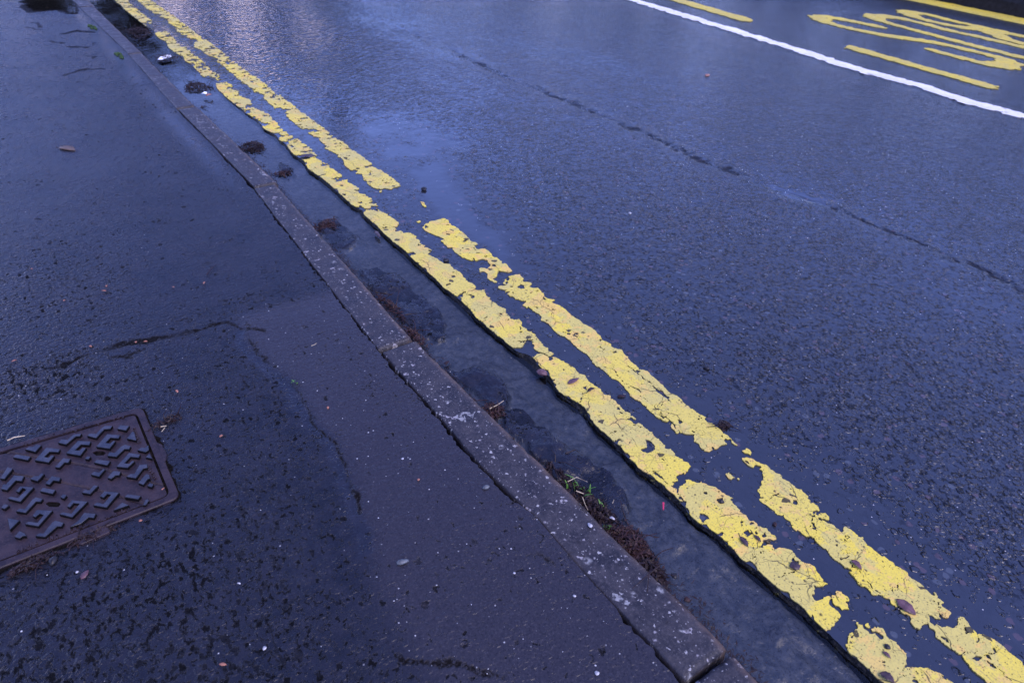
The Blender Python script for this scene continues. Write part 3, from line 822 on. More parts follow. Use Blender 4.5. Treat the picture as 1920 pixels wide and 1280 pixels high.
gy = axis(-np.geomspace(0.4, 30, 14), np.arange(-0.4, 1.6, 0.005), np.arange(1.6, 6.2, 0.010), np.geomspace(6.2, 60, 20))
gs = np.linspace(0, 1, 64)
GS, GY = np.meshgrid(gs, gy)
g0 = kerb_r(GY) - 0.03; g1 = road_edge(GY) + 0.006
GX = g0 + GS * (g1 - g0)
ISL = [
 tr(560, 280, 6.4, [(180,840),(330,850),(530,900),(640,960),(700,1000),(660,1100),(600,1190),(480,1200),(380,1100),(200,900)], .005),
 tr(580, 420, 5.333, [(500,440),(650,445),(850,490),(960,570),(1150,720),(1300,860),(1400,980),(1380,1130),(1250,1190),(1100,1140),(900,930),(700,740),(560,580)], .005),
 tr(760, 640, 5.333, [(300,150),(420,230),(560,280),(700,270),(800,310),(970,370),(1030,480),(1050,600),(1040,700),(900,720),(760,600),(600,440)], .005),
 tr(760, 640, 5.333, [(1000,700),(1150,680),(1250,740),(1340,810),(1420,890),(1500,1000),(1600,1010),(1600,1250),(1400,1260),(1200,1080),(1000,840)], .005),
 tr(1000, 840, 5.333, [(20,90),(350,40),(500,90),(700,200),(800,290),(900,450),(890,560),(980,690),(1000,800),(1130,920),(1230,1000),(1280,1080),(1220,1180),(1000,1020),(700,770),(400,470),(200,270)], .005),
 tr(560, 280, 6.4, [(-200,150),(-60,230),(-60,330),(-140,360),(-240,230)], .005),
]
GH = np.full(GX.shape, -0.0040) + 0.0125 * np.clip(fbm(GX, GY, 13, 5, 61, .62) + .10 - .30 * GS, -.4, .9)
wx = GX + 0.022 * fbm(GX, GY, 28, 4, 62); wy = GY + 0.03 * fbm(GX, GY, 24, 4, 63)
isl = np.zeros(GX.shape)
for p in ISL:
    d = boxed(sdf_poly, wx, wy, p, 0.06, -0.06)
    isl = np.maximum(isl, np.clip(d / 0.006 + .3, 0, 1))
near_k = np.clip(1 - (GX - kerb_r(GY)) / 0.022, 0, 1) * np.clip(.6 + 1.6 * fbm(GX, GY, 6, 3, 65), 0, 1)
GH = GH + isl * (0.0118 + 0.0014 * fbm(GX, GY, 60, 3, 66)) + near_k * 0.013
grid_obj('gutter', GX, GY, GH, M['pave'], {'wet': 0.25 + 0 * GX, 'pits': np.clip(.35 + fbm(GX, GY, 9, 3, 67), 0, .6) * isl, 'crack': np.clip((GY - 3.35) / .35, 0, .95), 'silt': 0 * GX, 'mud': np.clip(1 - isl * 1.2 - near_k, 0, 1) * .9 * np.clip((3.7 - GY) / .6, 0, 1)})['kind'] = 'structure'
wg = np.linspace(0, 1, 12)
WS, WY = np.meshgrid(wg, axis(np.arange(-0.4, 3.2, 0.05), np.arange(3.2, 6.2, 0.03)))
WX = kerb_r(WY) - 0.01 + WS * (road_edge(WY) + 0.003 - kerb_r(WY) + 0.01)
rip = np.clip((WY - 1.9) / 1.6, 0, 1) * .10 + np.clip((WY - 3.2) / .8, 0, 1) * .06 + np.clip((WX - .66) / .06, 0, 1) * np.clip((WY - 3.2) / .8, 0, 1) * .35
o = grid_obj('water', WX, WY, Z_WATER + (Z_ROAD - .0007 - Z_WATER) * np.clip((WY - 2.3) / 1.1, 0, 1), M['water'], {'ripple': rip * np.clip(.55 + 1.6 * fbm(WX, WY, 4, 3, 70), 0, 1)}); o['kind'] = 'structure'
# ------------------------------------------------------------------ pavement
py_ = axis(-np.geomspace(0.3, 30, 16), np.arange(-0.3, 2.0, 0.0055), np.arange(2.0, 6.4, 0.011), np.geomspace(6.4, 60, 20))
ps = axis(np.array([-4, -3, -2, -1.4, -1.0]), np.arange(-0.95, 0, 0.0055), [0])
PS, PY = np.meshgrid(ps, py_)
gap = 0.007 + 0.006 * fbm(PY, PY * 0, 14, 4, 81) + 0.006 * fbm(PY, PY * 0 + 3, 75, 4, 82, .7)
gap = gap * np.clip(.35 + 0.9 * np.clip((3.2 - PY) / 1.2, 0, 1), 0, 1)
over = np.clip(1 - np.abs(PY - 0.52) / 0.135, 0, 1) ** .6        # silt washed over the kerb
sub = np.clip(1 - np.abs(PY - 2.62) / .32, 0, 1)
redge = kerb_l(PY) - gap * (1 - np.clip(over * 3 + sub * .8, 0, 1)) + over * 0.0001
PX = redge + PS
PZ = np.full(PX.shape, Z_PAVE - 0.0005) + 0.0015 * fbm(PX, PY, 5, 3, 83)
zc = Z_PAVE
def PT(ox, oy, s, pts): return tr(ox, oy, s, pts, Z_PAVE)
CK = np.zeros(PX.shape)
def crk(pts, w, amp=1.0, seed=0, wob=.02):
    global CK
    d = boxed(lambda a, b, q: dist_line(a, b, q), PX + wob * fbm(PX, PY, 26, 4, seed), PY + wob * fbm(PX, PY, 26, 4, seed + 3), pts, 0.05, 1.0)
    CK = np.maximum(CK, np.clip(1.35 - d / w, 0, 1) * amp * np.clip(.75 + 1.2 * vn(PX, PY, 14, seed + 7), 0, 1))
crk(PT(0, 430, 2.977, [(560,675),(650,650),(800,620),(880,603),(1000,595),(1090,565)]), .0095, 1.3, 101, .012)
crk(PT(0, 430, 2.977, [(640,715),(720,695),(790,672)]), .006, .9, 102)
crk(PT(0, 430, 2.977, [(200,790),(330,760),(440,720),(560,675)]), .007, .8, 103)
crk(PT(0, 430, 2.977, [(1090,565),(1200,535),(1290,510),(1370,545),(1450,570)]), .0065, .7, 104)
crk(PT(0, 430, 2.977, [(1290,510),(1400,420),(1560,350),(1680,270)]), .0025, .35, 105)
crk(PT(640, 850, 2.977, [(340,1120),(420,1145),(520,1150),(600,1145),(700,1160),(790,1180),(850,1210),(890,1250)]), .0065, .9, 106)
crk(PT(640, 850, 2.977, [(0,1000),(100,1000),(200,1010),(320,1060)]), .0025, .4, 107)
crk(PT(640, 850, 2.977, [(930,640),(1010,600),(1100,590),(1170,630)]), .006, .5, 108)
crk(PT(0, 0, 4.174, [(500,590),(600,560),(690,540),(800,545)]), .010, .8, 109)
crk(PT(0, 0, 4.174, [(500,265),(600,240),(740,255)]), .016, .9, 110)
for q in ([(400,325),(490,340)], [(545,370),(665,370)], [(660,430),(750,445)], [(720,340),(800,330)], [(190,215),(330,235)], [(270,180),(330,215)]):
    crk(PT(0, 0, 4.174, q), .011, .85, 111 + len(q) + int(q[0][0]), .03)
tl = PT(0, 430, 2.977, [(1330,575),(1350,630),(1400,690),(1480,760),(1570,830),(1620,890),(1650,960),(1690,1030),(1720,1100),(1790,1150),(1850,1200),(1880,1280),(1905,1340),(1935,1430),(1960,1520),(1985,1600),(2020,1720),(2055,1880),(2060,2000)])
dt = dist_line(PX + .010 * fbm(PX, PY, 22, 3, 121), PY, tl)
tside = PX - np.interp(-PY, -tl[::-1][:, 1][::-1], tl[:, 0])          # >0: on the kerb side of the trench line
chan = np.clip(1.3 - dt / 0.013, 0, 1) * ((PY < 1.47) & (PY > .70))
PZ -= 0.0010 * chan
crk(np.asarray(tl)[1:16] + [0.012, 0], .0048, .74, 122, .014)
trench = np.clip(tside / .05 + .3, 0, 1) * np.clip((1.50 - PY) / .05, 0, 1)
upper = np.clip((PY - 1.52 + .10 * np.clip(-PX, -.3, .3)) / .04, 0, 1)
PITS = np.clip(1 - np.maximum(trench, upper), 0, 1) * (0.50 + 0.30 * fbm(PX, PY, 5, 3, 131))
PITS += np.clip((-.02 - PX) / .10, 0, 1) * np.clip(1 - np.abs(PY - 1.46) / .12, 0, 1) * .7
PITS += np.clip((.20 - PX) / .2, 0, 1) * np.clip((.98 - PY) / .12, 0, 1) * .40
PITS = np.maximum(PITS, upper * np.clip(.10 + .25 * fbm(PX, PY, 4, 3, 132) + np.clip((.12 - PX) / .3, 0, .45) * np.clip((2.4 - PY) / .6, 0, 1), 0, .6))
PITS = np.maximum(PITS, trench * np.clip(.13 + .3 * fbm(PX, PY, 6, 3, 135), .03, .35))
PW = np.clip(trench * .42 + chan * 1.2 + .18 * fbm(PX, PY, 6, 3, 133), 0, 1)
PW = np.maximum(PW, np.clip(1 - np.abs(PX - (kerb_l(PY) - .05)) / .05, 0, 1) * np.clip((PY - 2.0) / .6, 0, 1) * np.clip(.7 + 1.5 * fbm(PX, PY, 4, 3, 134), 0, 1))
pool = PT(0, 0, 4.174, [(150,40),(260,-10),(300,-50),(560,-50),(620,80),(600,115),(520,100),(430,95),(340,108),(240,108),(190,95)])
POOL = np.clip(boxed(sdf_poly, PX + .05 * fbm(PX, PY, 14, 3, 141), PY + .12 * fbm(PX, PY, 10, 3, 142), pool, .3, -.3) / .02 + .8, 0, 1)
o = grid_obj('pavement', PX, PY, PZ, M['pave'], {'pits': PITS, 'wet': PW, 'crack': np.maximum(CK, POOL), 'silt': trench * np.clip(.9 - chan, 0, 1)})
o['kind'] = 'structure'
# its broken edge above the joint along the kerb
Xe = np.stack([redge[:, -1], redge[:, -1] - .002], 1); Ye = np.stack([PY[:, -1]] * 2, 1)
o = grid_obj('pavement_edge', Xe, Ye, np.stack([PZ[:, -1], np.full(len(py_), -0.02)], 1), M['soil']); o['kind'] = 'structure'
# puddles standing on the pavement
bx, by = np.meshgrid(np.arange(.0, .6, .006), np.arange(4.2, 6.3, .012))
pp = PT(0, 0, 4.174, [(170,35),(260,0),(300,-40),(545,-40),(610,70),(600,105),(520,95),(430,90),(340,100),(240,100),(205,90),(220,60)])
Fb = sdf_poly(bx + .05 * fbm(bx, by, 14, 3, 141), by + .12 * fbm(bx, by, 10, 3, 142), pp)
Fb = np.minimum(Fb, kerb_l(by) - .006 - bx)
o = contour_obj('water', bx, by, Fb - .004, Z_PAVE + .0030, None, M['water'], attrs={'ripple': 0 * bx}); o['kind'] = 'structure'
# base under the joints, and the land beyond
bm = bmesh.new()
for a in ((-4, -30), (7, -30), (7, 60), (-4, 60)): bm.verts.new((a[0], a[1], -0.022))
bm.faces.new(bm.verts[:]); o = bm_obj('subsoil', bm, M['soil']); o['kind'] = 'structure'
bm = bmesh.new()
for a in ((-300, -300), (300, -300), (300, 300), (-300, 300)): bm.verts.new((a[0], a[1], -0.06))
bm.faces.new(bm.verts[:]); o = bm_obj('ground', bm, M['soil_far']); o['kind'] = 'structure'

# ------------------------------------------------------------------ kerb stones
JY = [6.3, 5.05, at(254, 100, Z_PAVE)[1], at(350, 201, Z_PAVE)[1], at(498, 346.5, Z_PAVE)[1], at(745, 645, Z_PAVE)[1], 0.262, -0.6]
KLAB = ['grey concrete kerb stone at top of view beside black puddle', 'short grey kerb stone beside the twiggy leaf heap in flooded gutter',
        'grey kerb stone between flooded gutter and thin pavement puddle', 'grey kerb stone with red-brown leaf clump against its road side',
        'pale-spotted kerb stone with wide black joint and red litter beside it',
        'long speckled kerb stone with grass tuft growing at its road edge', 'brown-edged kerb stone at bottom of view, half covered by silt']


def kerb_stone(y0, y1, seed, name='kerb_stone'):
    y1 += .0048; y0 -= .0048
    n = max(30, int(abs(y0 - y1) / .007))
    ys = np.linspace(y1, y0, n)
    rows = []
    prof = [(0.0, -.03), (0.0, .0), (0.0, .6), (.012, .93), (.05, 1.0)] + [(u, 1.0) for u in np.linspace(.10, .84, 16)] + [(.90, .985), (.945, .93), (.975, .80), (.99, .55), (1.0, 0.0), (1.0, -.03)]
    U = np.array([p[0] for p in prof]); H_ = np.array([p[1] for p in prof])
    UU, YY = np.meshgrid(U, ys)
    sh = .004 * math.sin(seed * 1.7)
    l, r = kerb_l(YY) + sh * .6, kerb_r(YY) + sh
    XX = l + UU * (r - l)
    base = np.where(H_ < 0, -.02, H_ * Z_PAVE)
    ZZ = np.broadcast_to(base, UU.shape).copy()
    topm = np.broadcast_to(H_ > .4, UU.shape)
    ZZ += topm * (.0016 * fbm(XX, YY, 18, 4, seed) + .0006 * fbm(XX, YY, 90, 2, seed + 2))
    e = np.minimum(YY - y1, y0 - YY)
    ZZ -= topm * .004 * np.clip(1 - e / .006, 0, 1) ** 2
    sink = np.clip(1 - np.abs(YY - 0.50) / 0.16, 0, 1)
    ZZ -= topm * sink * .004
    XX += .0018 * fbm(YY * 1 + seed, UU * 3, 22, 3, seed + 4) * ((UU < .06) | (UU > .93))
    XX += (UU > .93) * -.004 * np.clip(fbm(YY, UU * 2, 30, 3, seed + 6) - .05, 0, 1) * 3
    rust = np.clip((UU - .80) / .14, 0, 1) * np.clip(.75 + fbm(XX, YY, 8, 3, seed + 8), 0, 1)
    # close the two ends
    XX = np.concatenate([XX[:1], XX, XX[-1:]]); YY = np.concatenate([YY[:1], YY, YY[-1:]])
    ZZ = np.concatenate([np.full_like(ZZ[:1], -.03), ZZ, np.full_like(ZZ[:1], -.03)])
    rust = np.concatenate([rust[:1], rust, rust[-1:]])
    return grid_obj(name, XX, YY, ZZ, M['kerb'], {'rust': rust})


for k in range(len(JY) - 1):
    tag(kerb_stone(JY[k], JY[k + 1], 200 + 31 * k), KLAB[k], 'kerb stone', 'kerb stones edging the pavement')

for y0, y1 in ((24, 6.3), (-.6, -9)):
    kerb_stone(y0, y1, 700, 'kerb')['kind'] = 'structure'

# ------------------------------------------------------------------ far side: white line, bus stop bay, far kerb
ZF = Z_ROAD + .003
def strip(name, x0, x1, y0, y1, mat, seed, amp, res=(.008, .02)):
    X, Y = np.meshgrid(np.arange(x0 - .04, x1 + .04, res[0]), np.arange(y0 - .05, y1 + .05, res[1]))
    n1 = amp * fbm(X, Y, 30, 4, seed); n2 = amp * fbm(X, Y, 30, 4, seed + 3)
    Fq = np.minimum(np.minimum(X + n1 - x0, x1 - X + n2), np.minimum(Y - y0, y1 - Y) + n1)
    return contour_obj(name, X, Y, Fq, ZF, Z_ROAD - .002, mat)


wl = tr(1480, 0, 4.364, [(0,385),(560,568),(1100,708),(1500,842),(1920,945)], ZF)
x0, y0 = at(1187, 0, ZF); 
wpts = np.array([[x0 - .02, 12], [x0, y0], *wl, [wl[-1][0], -3]])
wy = axis(np.arange(-1.0, 6, .012), np.arange(6, 12, .06))
X, Y = np.meshgrid(np.arange(3.75, 4.15, .006), wy)
cx = np.interp(-Y, -wpts[:, 1], wpts[:, 0])
Fq = .046 - np.abs(X - cx) + .030 * fbm(X, Y, 26, 4, 301)
o = contour_obj('white_line', X, Y, Fq, ZF, Z_ROAD - .002, M['white'])
tag(o, 'solid white centre line painted along the wet asphalt road', 'road marking')

def poly_paint(name, polys, mat, seed, amp=.02, res=(.007, .014)):
    allp = np.concatenate(polys); a = allp.min(0) - .06; b = allp.max(0) + .06
    X, Y = np.meshgrid(np.arange(a[0], b[0], res[0]), np.arange(a[1], b[1], res[1]))
    n1 = amp * fbm(X, Y, 32, 4, seed); n2 = amp * 1.6 * fbm(X, Y, 28, 4, seed + 3)
    Fq = np.full(X.shape, -1.0)
    for p in polys: Fq = np.maximum(Fq, sdf_poly(X + n1, Y + n2, p))
    return contour_obj(name, X, Y, Fq, ZF, Z_ROAD - .002, mat)


d2 = tr(1480, 0, 4.364, [(455,392),(480,378),(525,376),(1715,708),(1690,718),(1640,725)], ZF)
o = poly_paint('yellow_dash', [d2], M['bay'], 311)
tag(o, 'yellow dash beside the painted letters, right end of broken bay line', 'road marking', 'dashes of the bus bay line')
d1 = np.array([at(1236, -6, ZF), at(1262, -6, ZF), at(1412, 36, ZF), at(1404, 40, ZF), at(1388, 39, ZF)])
o = poly_paint('yellow_dash', [d1], M['bay'], 313)
tag(o, 'yellow dash cut by top edge of view, above the white line', 'road marking', 'dashes of the bus bay line')

lettering = bpy.data.objects.new('road_lettering', None); COL.objects.link(lettering)
lettering.location = (5.3, 2.4, ZF)
tag(lettering, 'large yellow letters BUS painted on the asphalt inside the bay', 'road lettering')
KY = .46
S_c = tr(1480, 0, 4.364, [(700,212),(600,192),(450,160),(340,143),(270,140),(240,152),(300,183),(400,210),(560,247),(750,283),(900,308),(1100,333),(1250,360),(1450,405),(1600,440),(1720,472),(1800,505),(1780,532),(1700,535),(1600,520),(1450,482),(1300,445),(1210,420)], ZF)
U_a = tr(1620, 0, 6.4, [(1300,425),(1000,360),(700,280),(450,222),(300,198),(180,192),(110,203),(150,232),(300,278),(600,360),(900,440),(1200,518)], ZF)
ya = 1.80
U_c = np.concatenate([[[U_a[0][0] + .0, ya]], U_a, [[U_a[-1][0] - .01, ya]]])
B_a = tr(1620, 0, 6.4, [(1300,303),(1000,237),(750,172),(600,147),(530,150),(560,185),(650,217),(850,268),(1100,318),(1350,350),(1480,345)], ZF)
xs_ = B_a[0][0]
B_stem = np.array([[xs_, ya]] + [list(q) for q in B_a])
B_bar = tr(1620, 0, 6.4, [(1480,345),(1590,385),(1640,372)], ZF)
B_up = tr(1620, 0, 6.4, [(1480,370),(1600,430),(1750,482),(1920,528)], ZF)
B_up = np.concatenate([B_up, [[B_up[-1][0] + .02, ya + .15], [(B_up[-1][0] + xs_) / 2, ya + .02], [xs_, ya]]])


def letter(lines, seed, lab):
    allp = np.concatenate(lines); a = allp.min(0) - .25; b = allp.max(0) + .25
    X, Y = np.meshgrid(np.arange(a[0], b[0], .007), np.arange(a[1], b[1], .012))
    n1 = .022 * fbm(X, Y, 32, 4, seed); n2 = .035 * fbm(X, Y, 28, 4, seed + 3)
    d = np.full(X.shape, 9.0)
    for l in lines: d = np.minimum(d, dist_line(X + n1, Y + n2, l, KY))
    o = contour_obj('letter', X, Y, 0.037 - d, ZF, Z_ROAD - .002, M['bay'])
    o.parent = lettering; o.matrix_parent_inverse = Matrix.Translation((-5.3, -2.4, -ZF))
    o['label'] = lab
    return o


letter([B_stem, B_bar, B_up], 321, 'yellow letter B'); letter([U_c], 323, 'yellow letter U'); letter([S_c], 325, 'yellow letter S')

fl = tr(1620, 0, 6.4, [(540,0),(1920,300)], ZF)
X0 = float((fl[0][0] + fl[1][0]) / 2)
o = strip('yellow_line', X0, X0 + .235, -.5, 9, M['bay'], 331, .02)
tag(o, 'wide bright yellow line beside far black kerb across the road', 'road marking')
kx = X0 + .245
def far_kerb():
    bm = bmesh.new()
    prof = [(kx, -.05), (kx, .10), (kx + .004, .128), (kx + .018, .148), (kx + .04, .155), (kx + .14, .157), (kx + .14, -.05)]
    ys = np.arange(-6, 20, .25)
    rr = [[bm.verts.new((x + .002 * math.sin(y * 7), y, z)) for x, z in prof] for y in ys]
    for a, b in zip(rr, rr[1:]):
        for k in range(len(prof) - 1): bm.faces.new((a[k], a[k + 1], b[k + 1], b[k]))
    return bm_obj('kerb', bm, M['far_kerb'], sm=False)
far_kerb()['kind'] = 'structure'
X, Y = np.meshgrid(np.linspace(kx + .14, 12, 40), np.linspace(-6, 40, 90))
grid_obj('pavement', X, Y, np.full(X.shape, .155), M['pave'], {'pits': 0 * X + .1, 'wet': 0 * X + .2, 'crack': 0 * X, 'silt': 0 * X})['kind'] = 'structure'

# ------------------------------------------------------------------ inspection cover
ZC = Z_PAVE + .004
cover = bpy.data.objects.new('inspection_cover', None); COL.objects.link(cover)
cover.location = (-.13, 1.16, Z_PAVE)
tag(cover, 'rusty square cast iron inspection cover with raised maze tread set in pavement', 'manhole cover')


def own(o):
    o.parent = cover; o.matrix_parent_inverse = Matrix.Translation((.13, -1.16, -Z_PAVE)); return o


def CV(pts, z=ZC): return tr(0, 740, 3.555, pts, z)
def rounded(pts, r, n=5):
    out = []
    m = len(pts)
    for i in range(m):
        p0, p1, p2 = (Vector(pts[i - 1]), Vector(pts[i]), Vector(pts[(i + 1) % m]))
        a = p1 + (p0 - p1).normalized() * r; b = p1 + (p2 - p1).normalized() * r
        for k in range(n + 1):
            t = k / n
            q = a.lerp(p1, t).lerp(p1.lerp(b, t), t); out.append((q.x, q.y))
    return out


frame_out = CV([(945,75),(1200,690),(560,955),(0,1150),(-60,1175)])
TRc, BRc = at(266, 762, ZC), at(338, 932, ZC)
BLc, TLc = at(-34, 1078, ZC), at(-42, 852, ZC)
# outer rim, slightly proud of the tarmac, with the two lifting lugs on its sides
def lerp2(a, b, t): return (a[0] + (b[0] - a[0]) * t, a[1] + (b[1] - a[1]) * t)
ctr = (TRc + BLc) / 2
corner = [tuple(TLc), tuple(BLc), tuple(BRc), tuple(TRc)]
ex = (BRc - BLc) / np.linalg.norm(BRc - BLc); ey = (TRc - BRc) / np.linalg.norm(TRc - BRc)
outer = rounded(corner, .016)
bm = bmesh.new()
def ring(bm, o_, i_, z0, z1, zi):
    n = len(o_)
    lo = [bm.verts.new((*p, z0)) for p in o_]; hi = [bm.verts.new((*p, z1 - .0015)) for p in o_]
    c = sum((Vector(p) for p in o_), Vector((0, 0))) / n
    hb = [bm.verts.new((*(Vector(p) + (c - Vector(p)).normalized() * .0018), z1)) for p in o_]
    ib = [bm.verts.new((*p, z1)) for p in i_]; il = [bm.verts.new((*p, zi)) for p in i_]
    for a, b in ((lo, hi), (hi, hb), (hb, ib), (ib, il)):
        for k in range(n): bm.faces.new((a[k], a[(k + 1) % n], b[(k + 1) % n], b[k]))


def inset(pts, d):
    c = np.array([(TRc + BLc) / 2])[0]
    return [tuple(np.array(p) - d * (ex * np.sign((np.array(p) - c) @ ex) + ey * np.sign((np.array(p) - c) @ ey))) for p in pts]


ring(bm, outer, inset(outer, .0125), Z_PAVE - .012, ZC + .001, ZC - .012)
lug = [at(287, 826, ZC), at(304, 833, ZC), at(313, 852, ZC), at(311, 862, ZC), at(306, 868, ZC), at(296, 858, ZC)]
prism(bm, [(*q,) for q in lug], Z_PAVE - .01, ZC + .0008, .001)
lug2 = [at(147, 1019, ZC), at(152, 1020, ZC), at(205, 997, ZC), at(207, 991, ZC), at(195, 985, ZC), at(140, 1008, ZC)]
prism(bm, [(*q,) for q in lug2], Z_PAVE - .01, ZC + .0004, .001)
own(bm_obj('frame', bm, M['iron']))
gx, gy_ = np.meshgrid(np.arange(-.36, .10, .003), np.arange(.94, 1.40, .003))
Fg = sdf_poly(gx + .012 * fbm(gx, gy_, 40, 4, 401), gy_ + .012 * fbm(gx, gy_, 40, 4, 402), np.array(outer)) + .0035 + .004 * fbm(gx, gy_, 14, 3, 403)
o = contour_obj('soil', gx, gy_, Fg, Z_PAVE + .0012, None, M['soil']); o['kind'] = 'structure'
# lid plate with two keyholes and lifting slots
li = inset(corner, .0168); lid_p = rounded(li, .008)
a = np.array(lid_p).min(0) - .01; b = np.array(lid_p).max(0) + .01
LX, LY = np.meshgrid(np.arange(a[0], b[0], .0018), np.arange(a[1], b[1], .0018))
FL = sdf_poly(LX, LY, np.array(lid_p))
for q in (CV([(612,380),(640,370),(690,372),(705,385),(690,400),(640,402)]), CV([(300,720),(320,708),(390,712),(405,728),(385,745),(325,742)]),
          CV([(1032,345),(1062,338),(1085,392),(1068,405),(1050,395)]), CV([(362,243),(470,206),(486,214),(372,252)])):
    FL = np.minimum(FL, -sdf_poly(LX, LY, q))
dz = np.zeros(LX.shape)
for l in (CV([(0,440),(300,490),(600,545),(800,600),(940,640),(1150,690)]),):
    dd = dist_line(LX, LY, l)
    dz -= .0022 * np.clip(1.2 - np.abs(dd - .022) / .0022, 0, 1)
own(contour_obj('lid', LX, LY, FL, ZC + dz - .0008, ZC - .012, M['iron']))
bm = bmesh.new(); prism(bm, [tuple(p) for p in inset(corner, .010)], Z_PAVE - .09, ZC - .045); own(bm_obj('pit', bm, M['hole']))
TREAD = [
 [(780,225),(800,200),(862,205),(840,238)], [(580,272),(600,255),(640,260),(670,225),(700,205),(750,205),(735,225),(695,228),(640,288)],
 [(845,290),(880,245),(895,245),(910,305)], [(640,345),(715,260),(800,268),(790,290),(735,285),(705,320),(735,322),(755,305),(770,308),(730,358)],
 [(385,318),(410,295),(450,298),(490,262),(545,258),(530,275),(505,275),(440,330)],
 [(440,388),(520,305),(605,310),(595,335),(540,330),(500,368),(530,370),(550,350),(575,352),(535,405)],
 [(165,362),(195,345),(220,345),(245,330),(275,335),(235,380)], [(85,415),(105,395),(205,410),(185,435)],
 [(230,435),(310,350),(400,360),(390,382),(330,378),(295,412),(322,418),(342,400),(362,404),(325,450)],
 [(365,480),(420,420),(470,425),(455,452),(430,450),(395,485)], [(565,425),(580,408),(605,410),(590,430)],
 [(625,450),(645,430),(735,440),(715,470)], [(605,530),(625,510),(660,515),(690,490),(700,495),(660,545)],
 [(715,550),(755,505),(805,510),(795,535),(770,535),(740,560)], [(715,405),(730,380),(765,385),(805,345),(830,330),(872,340),(860,362),(830,360),(775,412)],
 [(775,478),(860,385),(935,395),(925,418),(870,412),(830,455),(860,458),(880,438),(898,442),(850,485)],
 [(915,368),(940,350),(965,350),(990,335),(992,365),(970,380)], [(970,415),(995,390),(1015,425)],
 [(840,545),(870,525),(895,525),(930,465),(980,460),(985,485),(955,490),(905,555)], [(920,585),(975,525),(995,530),(1000,560),(985,560),(955,600)],
 [(980,605),(1000,585),(1025,595),(1010,615)],
 [(0,555),(50,480),(85,490),(30,560)], [(5,625),(20,595),(40,595),(95,535),(160,540),(145,575),(105,570),(45,635)],
 [(200,560),(225,540),(255,540),(275,520),(295,525),(250,575)], [(300,590),(345,540),(405,550),(395,575),(355,570),(330,598)],
 [(265,640),(285,618),(370,632),(350,660)], [(50,690),(70,675),(120,685),(175,630),(150,620),(125,650),(105,640),(135,608),(225,615),(135,712)],
 [(105,775),(130,755),(165,760),(215,695),(240,680),(285,690),(270,712),(240,710),(170,785)],
 [(165,860),(190,842),(250,850),(290,800),(265,790),(235,815),(215,805),(245,765),(350,770),(255,875)],
 [(395,795),(420,780),(475,790),(530,725),(490,720),(465,750),(445,740),(480,700),(585,710),(480,815)],
 [(545,650),(565,630),(595,635),(625,600),(655,605),(600,660)], [(620,735),(645,715),(690,725),(740,665),(715,660),(690,685),(665,675),(695,640),(795,650),(710,750)],
 [(830,680),(850,660),(940,672),(920,695)], [(755,770),(815,715),(860,735)], [(465,880),(520,838),(560,785),(640,790),(625,820),(590,815),(540,855)],
 [(235,940),(260,920),(290,920),(345,850),(370,835),(425,850),(410,875),(380,875),(300,945)], [(95,945),(130,905),(165,920),(175,940),(150,940),(130,955)],
 [(65,900),(50,820),(130,835)], [(400,680),(420,660),(445,668),(425,692)], [(5,750),(30,725),(60,735),(30,760)],
 [(950,735),(968,700),(988,690),(992,702),(972,732)],
]
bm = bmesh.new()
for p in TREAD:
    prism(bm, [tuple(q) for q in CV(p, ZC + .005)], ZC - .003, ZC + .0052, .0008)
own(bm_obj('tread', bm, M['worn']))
# the cast lettering round the rim is worn past reading: low raised strokes of letter size
rl = random.Random(5)
def worn_text(a, b, hgt, cells):
    bm = bmesh.new()
    a = Vector(a); b = Vector(b); d = (b - a).normalized(); u = Vector((-d.y, d.x)); L = (b - a).length
    n = int(L / (hgt * .85)); st = L / n
    for k in range(n):
        if k in cells: continue
        o_ = a + d * (k * st)
        for j in range(rl.choice((2, 2, 3))):
            s0 = o_ + d * rl.uniform(0, st * .5) + u * rl.uniform(0, hgt * .4)
            if rl.random() < .55: e0 = s0 + u * hgt * rl.uniform(.45, .75)
            else: e0 = s0 + d * st * rl.uniform(.25, .5) + u * hgt * rl.uniform(-.1, .3)
            w = (e0 - s0).normalized(); pz = Vector((-w.y, w.x)) * .0011
            prism(bm, [s0 - pz, e0 - pz, e0 + pz, s0 + pz], ZC - .002, ZC + .0022, .0004)
    own(bm_obj('lettering', bm, M['iron']))
worn_text(CV([(110,1055)])[0], CV([(268,995)])[0], .009, ())
worn_text(CV([(305,985)])[0], CV([(610,870)])[0], .009, ())
worn_text(CV([(650,855)])[0], CV([(880,770)])[0], .009, ())
worn_text(CV([(160,345)])[0], CV([(380,272)])[0], .009, ())
worn_text(CV([(405,270)])[0], CV([(680,195)])[0], .009, ())
worn_text(CV([(710,180)])[0], CV([(845,150)])[0], .009, ())
worn_text(CV([(940,315)])[0], CV([(900,215)])[0], .006, ())
worn_text(CV([(1045,560)])[0], CV([(1000,470)])[0], .006, ())

# ------------------------------------------------------------------ litter, leaves, stones
def level(x, y):
    if x < float(kerb_r(np.array(y))): return Z_PAVE
    if x < float(road_edge(np.array(y))): return Z_WATER + .001
    return Z_ROAD


